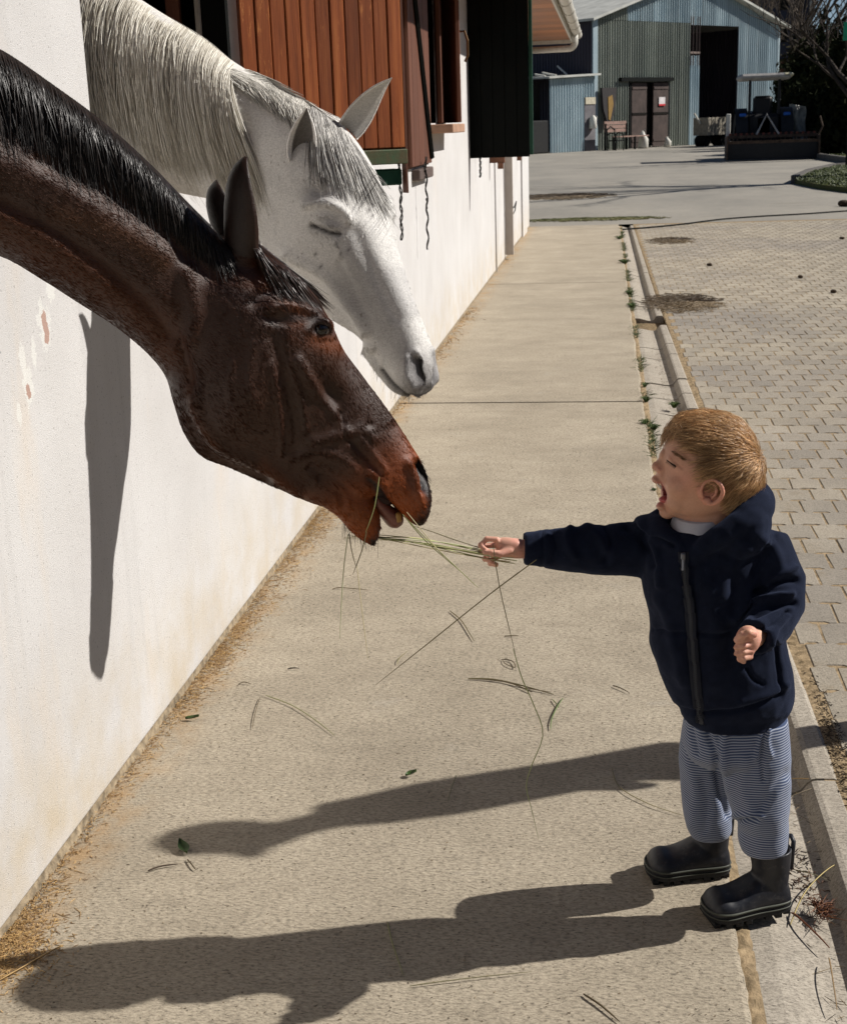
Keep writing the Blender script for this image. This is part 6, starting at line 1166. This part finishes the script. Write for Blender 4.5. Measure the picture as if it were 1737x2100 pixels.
boot((1.172, 2.366, 0), (1.325, 2.395, 0), .130, np.array([0, 0, 0.]), 1)
# ------------------------------------------------------------ adult standing outside the picture, whose shadow falls behind the boy
ad = empty('person', (2.31, 3.30, 0), label='slim adult in dark clothes standing off to the right of the boy', cat='person'); A0 = np.array([2.31, 3.30, 0]); fw_ = np.array([.27, -.96, 0]); sw_ = np.array([.96, .27, 0])
mb = MB(); q = lambda f, s_, z: A0+fw_*f+sw_*s_+np.array([0, -.28*(max(z, 0)/1.6)**1.3, z])
for s_ in (-.06, .06): mb.tube([q(-.04, s_, .04), q(0, s_, .5), q(0, s_*.9, .9)], [.032, .042, .060], 14); mb.tube([q(-.06, s_, .035), q(.14, s_, .03)], [.04, .03], 10)
mb.tube([q(0, 0, .86), q(0, 0, 1.05), q(0, 0, 1.3), q(0, 0, 1.42), q(.01, 0, 1.5), q(.02, 0, 1.56)], [.085, .075, .085, .07, .04, .04], 18); mb.ell(q(.02, 0, 1.64), (.062, .062, .10), n=20); mb.ell(q(.10, 0, 1.62), (.02, .015, .02))
for s_ in (-.13, .13): mb.tube([q(0, s_*.9, 1.4), q(-.02, s_, 1.15), q(.08, s_*.9, .95)], [.05, .04, .03], 12); mb.ell(q(.11, s_*.9, .90), (.035, .02, .05))
me, V = fuse(mb, .012, 4); finish(me, V, 'body', mat('adult_clothes', (.04, .04, .05), .9), ad)
hb = MB(); hb.ell(q(.0, 0, 1.67), (.075, .07, .09), n=20); hb.build('hair', mat('adult_hair', (.03, .02, .015), .6), ad, True)
# ------------------------------------------------------------ hay
M_HAY = hair_mat('hay', .6, .3)
def stem(pts, r, col, name='hay_stem', parent=None, label=None, group=None, cat='hay stem', n=26):
    P = crom(np.array(pts), n)[None]; o = strands(name, P, r, M_HAY, parent, np.array([col]), rtip=.3); return tag(o, label, cat if label else None, group)
YH = 2.222; GR_, TN_, BR_ = (.36, .38, .16), (.42, .36, .2), (.14, .12, .06)
hay = empty('hay_bunch', tuple(P3(1010, 1130, YH)), label='thin bundle of green hay stems stretched between the boy\'s fingers and the brown horse\'s lips', cat='hay')
rr_ = random.Random(5)
MY = 2.17
for i, (a, m_, b, c) in enumerate([((1060, 1150), (900, 1118), (712, 1098), GR_), ((1050, 1140), (880, 1108), (718, 1092), GR_), ((1030, 1136), (860, 1104), (706, 1102), TN_), ((1056, 1156), (910, 1126), (742, 1094), GR_), ((1010, 1134), (880, 1116), (726, 1096), BR_), ((1040, 1138), (930, 1106), (846, 1078), BR_), ((1022, 1142), (860, 1112), (704, 1104), (.5, .5, .3)), ((1046, 1152), (870, 1122), (750, 1100), TN_), ((1034, 1132), (905, 1112), (720, 1100), (.5, .52, .3)), ((1000, 1134), (900, 1122), (800, 1104), BR_), ((1055, 1144), (960, 1130), (790, 1106), (.45, .45, .22))]):
    d = rr_.uniform(-.006, .006); stem([P3(*a, YH+d), P3((a[0]*2+m_[0])/3, (a[1]*2+m_[1])/3+2, YH+d), P3(*m_, (YH+MY)/2+d), P3((m_[0]+b[0])/2, (m_[1]+b[1])/2-1, MY), P3(*b, MY+d)], .00115, c, 'stem', hay)
for a, m_, b, c in [((826, 1055), (880, 1110), (980, 1205), GR_), ((832, 1062), (876, 1112), (940, 1168), GR_), ((834, 1050), (900, 1130), (912, 1140), TN_), ((778, 978), (768, 1040), (750, 1092), GR_), ((752, 1090), (742, 1130), (724, 1178), BR_), ((716, 1094), (722, 1130), (731, 1164), BR_), ((714, 1096), (704, 1180), (697, 1310), (.42, .44, .26)), ((732, 1160), (742, 1250), (755, 1352), TN_)]:
    stem([P3(*a, MY-.045), P3(*m_, MY-.05), P3(*b, MY-.05)], .0011 if c != TN_ else .0008, c, 'stem', hay)
st = stem([P3(1011, 1117, YH-.03), P3(1026, 1210, YH-.03), P3(1057, 1342, YH-.02)], .0011, BR_, 'dangling_straw'); tag(st, 'thin dark stem dangling straight down from the boy\'s fist', 'hay stem', 'loose stems falling from the hay')
st = stem([P3(1100, 1148, YH-.05), P3(1000, 1222, YH-.05), P3(880, 1318, YH-.05), P3(770, 1405, YH-.05)], .0013, (.22, .19, .09), 'falling_straw'); tag(st, 'long straight brown stem slanting down from the boy\'s cuff', 'hay stem', 'loose stems falling from the hay')
st = stem([P3(1052, 1330, YH), P3(1070, 1390, YH), P3(1092, 1440, YH), P3(1113, 1504, YH), P3(1090, 1570, YH), P3(1079, 1612, YH), P3(1090, 1660, YH), P3(1104, 1720, YH)], .0012, (.38, .42, .2), 'falling_straw'); tag(st, 'pale green stem with two kinks hanging in front of the shadow', 'hay stem', 'loose stems falling from the hay')
def gstem(pp, r, c, label, nm='dry_straw', z=.004):
    P = [ground(*p, z) for p in pp]; P = crom(np.array(P), 30); P[:, 2] = z+.0018*np.abs(np.sin(np.linspace(0, 3.1, 30))); o = strands(nm, P[None], r, M_HAY, None, np.array([c]), rtip=.4); tag(o, label, 'dry stem', 'dry stems scattered on the concrete'); return o
DK = (.10, .075, .04)
for pp, r, c, lb in [
    ([(545, 1426), (600, 1448), (650, 1480), (686, 1508)], .0014, (.22, .22, .09), 'curved greenish stem lying left of the middle, above the upper shadow'), ([(534, 1430), (524, 1465), (518, 1495)], .0012, DK, 'short thin stem just left of the curved greenish stem'),
    ([(922, 1252), (945, 1272), (962, 1298), (972, 1315)], .0020, (.16, .13, .06), 'short bent seed stalk below the horse\'s hay'), ([(960, 1392), (1010, 1394), (1060, 1404), (1135, 1424)], .0026, (.14, .12, .05), 'thick dark twisted stalk in front of the boy'), ([(975, 1392), (1040, 1400), (1090, 1420), (1075, 1412), (1130, 1420)], .0018, DK, 'dark knotted stalk twisted along the thick one'),
    ([(1028, 1352), (1050, 1356), (1056, 1370), (1036, 1362), (1030, 1352)], .0018, DK, 'small looped dark stalk above the twisted pair'), ([(1154, 1432), (1140, 1455), (1130, 1480), (1129, 1496)], .0022, (.12, .17, .06), 'green grass blade with roots near the boy\'s jacket'), ([(1132, 1434), (1142, 1446), (1146, 1452)], .0016, (.12, .14, .06), 'tiny green blade beside the rooted grass blade'),
    ([(1256, 1406), (1272, 1412), (1289, 1420)], .0018, DK, 'short brown twig close to the boy\'s jacket hem'), ([(1254, 1574), (1270, 1615), (1330, 1650), (1398, 1672)], .0013, (.20, .17, .08), 'thin stem running from the upper shadow to the boy\'s knee'), ([(936, 1590), (925, 1620), (918, 1645)], .0012, (.18, .17, .09), 'thin pale stem inside the upper shadow'),
    ([(795, 1890), (805, 1935), (828, 2000)], .0015, (.22, .22, .10), 'green stem inside the boy\'s shadow'), ([(840, 2022), (960, 2008), (1090, 1993)], .0011, (.2, .18, .1), 'faint long stem below the boy\'s shadow'), ([(1196, 2038), (1230, 2062), (1270, 2095)], .0022, DK, 'dark stem at the bottom edge of the picture'),
    ([(304, 1786), (330, 1778), (366, 1772)], .0020, (.07, .05, .035), 'dark reddish twig below the green leaf'), ([(385, 1762), (395, 1775), (402, 1784)], .0018, DK, 'short brown stalk at the tip of the green leaf'), ([(0, 2010), (60, 1978), (128, 1938)], .0022, (.42, .28, .12), 'long orange straw at the lower left corner'),
    ([(590, 1372), (602, 1371), (614, 1371)], .0022, (.05, .04, .03), 'very short dark bar of straw at the left'), ([(490, 1404), (500, 1400), (516, 1403)], .0018, DK, 'short dark straw near the wall'), ([(682, 1208), (700, 1206), (755, 1210)], .0018, (.16, .12, .06), 'short flat straw beneath the horse\'s chin'), ([(1034, 1305), (1048, 1305), (1064, 1304)], .0018, DK, 'tiny dark straw by the dangling stem'),
    ([(815, 1362), (818, 1352), (836, 1335)], .0014, (.2, .18, .08), 'tiny hooked straw touching the long slanted stem')]: gstem(pp, r, c, lb)
M_LF = mat('leaf_green', (.045, .085, .02), .5, var=.25, scale=60)
def leaf(px, py, l_, w_, rot, label, lift=.008, m_=M_LF):
    c = ground(px, py, .004); n = 9; V = []; 
    for i in range(n):
        t = i/(n-1); ww = w_*sin(pi*t**.8)*.5
        for s_ in (-1, 0, 1): u, v = (t-.5)*l_, s_*ww; V.append((c[0]+u*cos(rot)-v*sin(rot), c[1]+u*sin(rot)+v*cos(rot), .004+lift*(abs(s_)*.8+t*t)))
    Fc = [(i*3+k, (i+1)*3+k, (i+1)*3+k+1, i*3+k+1) for i in range(n-1) for k in (0, 1)]; o = mesh('fallen_leaf', V, Fc, m_, None, True); tag(o, label, 'leaf', 'fallen green leaves on the concrete')
leaf(377, 1741, .048, .022, 2.2, 'rounded green leaf just below the tip of the upper shadow'); leaf(395, 1475, .036, .013, 0., 'narrow green leaf near the foot of the wall'); leaf(843, 1590, .026, .018, .3, 'small dark leaf on the edge of the upper shadow')
# straw and sawdust along the foot of the wall, in drifts
r_ = np.random.RandomState(4); ys = []
for y0, sd_, n, wd in [(2.02, .06, 1500, .055), (2.15, .1, 500, .03), (2.6, .4, 700, .022), (3.15, .10, 420, .03), (3.45, .10, 700, .035), (3.75, .18, 700, .035), (4.3, .3, 900, .04), (4.75, .16, 900, .045), (5.3, .5, 600, .03), (7., 1.2, 500, .03), (9, .6, 400, .05), (10.5, .3, 300, .05), (15, .5, 200, .06)]:
    ys.append(np.stack([np.abs(r_.normal(0, wd, n))+.004, r_.normal(y0, sd_, n)], 1))
pts = np.concatenate(ys); n = len(pts); th = r_.rand(n)*2*pi; ll = r_.uniform(.002, .014, n); ll[r_.rand(n) < .06] *= 3.5; P = np.zeros((n, 3, 3)); cv = r_.normal(0, .6, n)
for j in range(3): t = j/2-.5; P[:, j, 0] = np.maximum(pts[:, 0]+ll*t*np.cos(th+cv*t), .002); P[:, j, 1] = pts[:, 1]+ll*t*np.sin(th+cv*t); P[:, j, 2] = .001+.007*r_.rand(n)*np.exp(-pts[:, 0]/.03)
tag(strands('straw_dust', P, np.where(pts[:, 1] > 6, .002, .0009), M_HAY, None, hcols(n, (.20, .11, .045), (.60, .40, .17), 8)), kind='stuff')
# gravel specks and crumbs over the concrete
n = 2600; X = r_.uniform(.02, 1.3, n); Y = 1.75+r_.rand(n)**1.6*5; P = np.zeros((n, 2, 3)); th = r_.rand(n)*6.3; l_ = r_.uniform(.001, .005, n)
for j in range(2): P[:, j, 0] = X+l_*(j-.5)*np.cos(th); P[:, j, 1] = Y+l_*(j-.5)*np.sin(th); P[:, j, 2] = .0012
tag(strands('grit', P, .0009, M_WHAIR, None, hcols(n, (.05, .035, .02), (.34, .26, .16), 9), rtip=1.), kind='stuff')
# weeds and moss in the slot beside the walk
def tuft(px, py, r, n, label, seed, big=0):
    r *= .75; g = ground(px, py); r2 = np.random.RandomState(seed); P = []
    for i in range(n):
        a = r2.rand()*6.3; d = r*r2.rand(); h_ = r2.uniform(.3, 1.)*r*.8; P.append([[g[0]+d*.2*cos(a), g[1]+d*.4*sin(a), -.01], [g[0]+d*.6*cos(a), g[1]+d*.8*sin(a), h_*.7], [g[0]+d*cos(a), g[1]+d*1.3*sin(a), h_*.6]])
    o = strands('weed', P, max(.0015, r*.045), M_HAY, None, hcols(n, (.015, .035, .006), (.10, .15, .03), seed), rtip=.6); return tag(o, label, 'weed', 'green weeds growing in the gutter slot')
for i, (px, py, r, n, lb) in enumerate([(1322, 868, .045, 90, 'leafy weed in the slot left of the boy\'s head'), (1340, 878, .05, 60, 'flat weed spreading into the gutter beside the boy\'s forehead'), (1280, 539, .09, 120, 'round green weed tuft half way along the slot'), (1290, 602, .07, 60, 'green weed strip opposite the first gutter bend'), (1296, 628, .07, 60, 'weed tuft opposite the hay patch'), (1322, 790, .04, 50, 'small weed tuft in the slot above the boy'), (1325, 820, .05, 60, 'yellow-green weed tuft in the slot, lower of two'), (1340, 1005, .022, 30, 'tiny weed at the boy\'s mouth height in the slot'), (1382, 832, .05, 90, 'mossy tuft lying in the middle of the gutter'), (1270, 490, .1, 60, 'weed tuft at the far end of the slot')]): tuft(px, py, r, n, lb, 50+i)
n = 2600; Y = r_.uniform(4.2, 19, n); X = lerp_tab(EDGE, Y)+.016+r_.normal(0, .007, n); P = np.zeros((n, 3, 3)); 
keep = vnoise(np.stack([Y, Y*0, Y*0], 1), 2.2) > .42; X, Y = X[keep], Y[keep]; n = len(X); P = np.zeros((n, 3, 3)); a = r_.normal(0, .012, (n, 2))
for j in range(3): P[:, j, 0] = X+a[:, 0]*j; P[:, j, 1] = Y+a[:, 1]*j*2; P[:, j, 2] = -.012+.008*j
tag(strands('slot_moss', P, .002, M_HAY, None, hcols(n, (.02, .04, .008), (.12, .13, .04), 3)), kind='stuff')
litter('gutter_dirt', (1.47, 2.45), .05, .12, 90, .018, .0016, (.02, .012, .008), (.10, .045, .02), 91, z0=-.034, zs=.02); litter('edge_crumbs', (1.62, 2.9), .03, .5, 500, .012, .0014, (.03, .02, .01), (.12, .08, .04), 92, z0=-.005)
n = 900; Y = r_.uniform(1.9, 9, n); X = r_.uniform(0, 1, n)**.7*.2+lerp_tab(EDGE, Y)+.03; P = np.zeros((n, 3, 3)); a = r_.normal(0, .008, (n, 2))
for j in range(3): P[:, j, 0] = X+a[:, 0]*j; P[:, j, 1] = Y+a[:, 1]*j; P[:, j, 2] = -.029+.012*np.clip((X-lerp_tab(EDGE, Y)-.16)/.1, 0, 1)
tag(strands('gutter_litter', P, .0009, M_HAY, None, hcols(n, (.04, .028, .015), (.25, .18, .09), 6)), kind='stuff')
hc_ = empty('root_clump', (1.5, 2.33, 0), label='reddish brown clump of dry roots and yellow stems in the gutter by the boy\'s boot', cat='plant litter'); P = []
g = ground(1686, 1872, -.02)
for i in range(70): a = random.uniform(0, 6.3); d = random.uniform(.002, .02); P.append([g+[random.gauss(0, .012), random.gauss(0, .02), .004], g+[d*cos(a), d*sin(a)*1.5, random.uniform(.004, .02)], g+[random.gauss(0, .018), random.gauss(0, .028), .01]])
strands('roots', P, .0013, M_HAY, hc_, hcols(70, (.05, .014, .008), (.20, .08, .03), 2))
def gut_stem(pp, r, c, label): 
    P = crom(np.array([ground(*p, -.02) for p in pp]), 24); P[:, 2] += .008*np.sin(np.linspace(0, pi, 24))+.004; tag(strands('dry_straw', P[None], r, M_HAY, None, np.array([c]), rtip=.5), label, 'dry stem', 'dry stems lying in the gutter')
for pp, r, c, lb in [([(1620, 1900), (1650, 1840), (1700, 1790), (1737, 1770)], .0018, (.45, .36, .15), 'long pale yellow straw leading out of the root clump'), ([(1622, 1876), (1650, 1905), (1700, 1948)], .0024, (.16, .06, .03), 'straight reddish stick below the root clump'), ([(1698, 1968), (1704, 2010), (1715, 2075)], .0018, (.20, .13, .06), 'thin wavy stem at the lower right edge'), ([(1608, 1785), (1650, 1800), (1694, 1808)], .0012, (.14, .12, .06), 'thin stem behind the near boot'), ([(1618, 1449), (1680, 1432), (1737, 1428)], .0013, (.12, .10, .04), 'thin dark stem crossing the gutter lip beside the jacket hem'), ([(1616, 1602), (1660, 1608), (1712, 1608)], .0013, (.22, .14, .05), 'orange-brown stem in the gutter beside the trousers'), ([(1616, 1640), (1650, 1632), (1680, 1616)], .0012, (.2, .16, .1), 'pale curved stem below the orange-brown one'), ([(1640, 1188), (1690, 1192), (1737, 1200)], .0013, (.12, .10, .05), 'dark stem lying across the pavers beside the boy\'s shoulder')]: gut_stem(pp, r, c, lb)
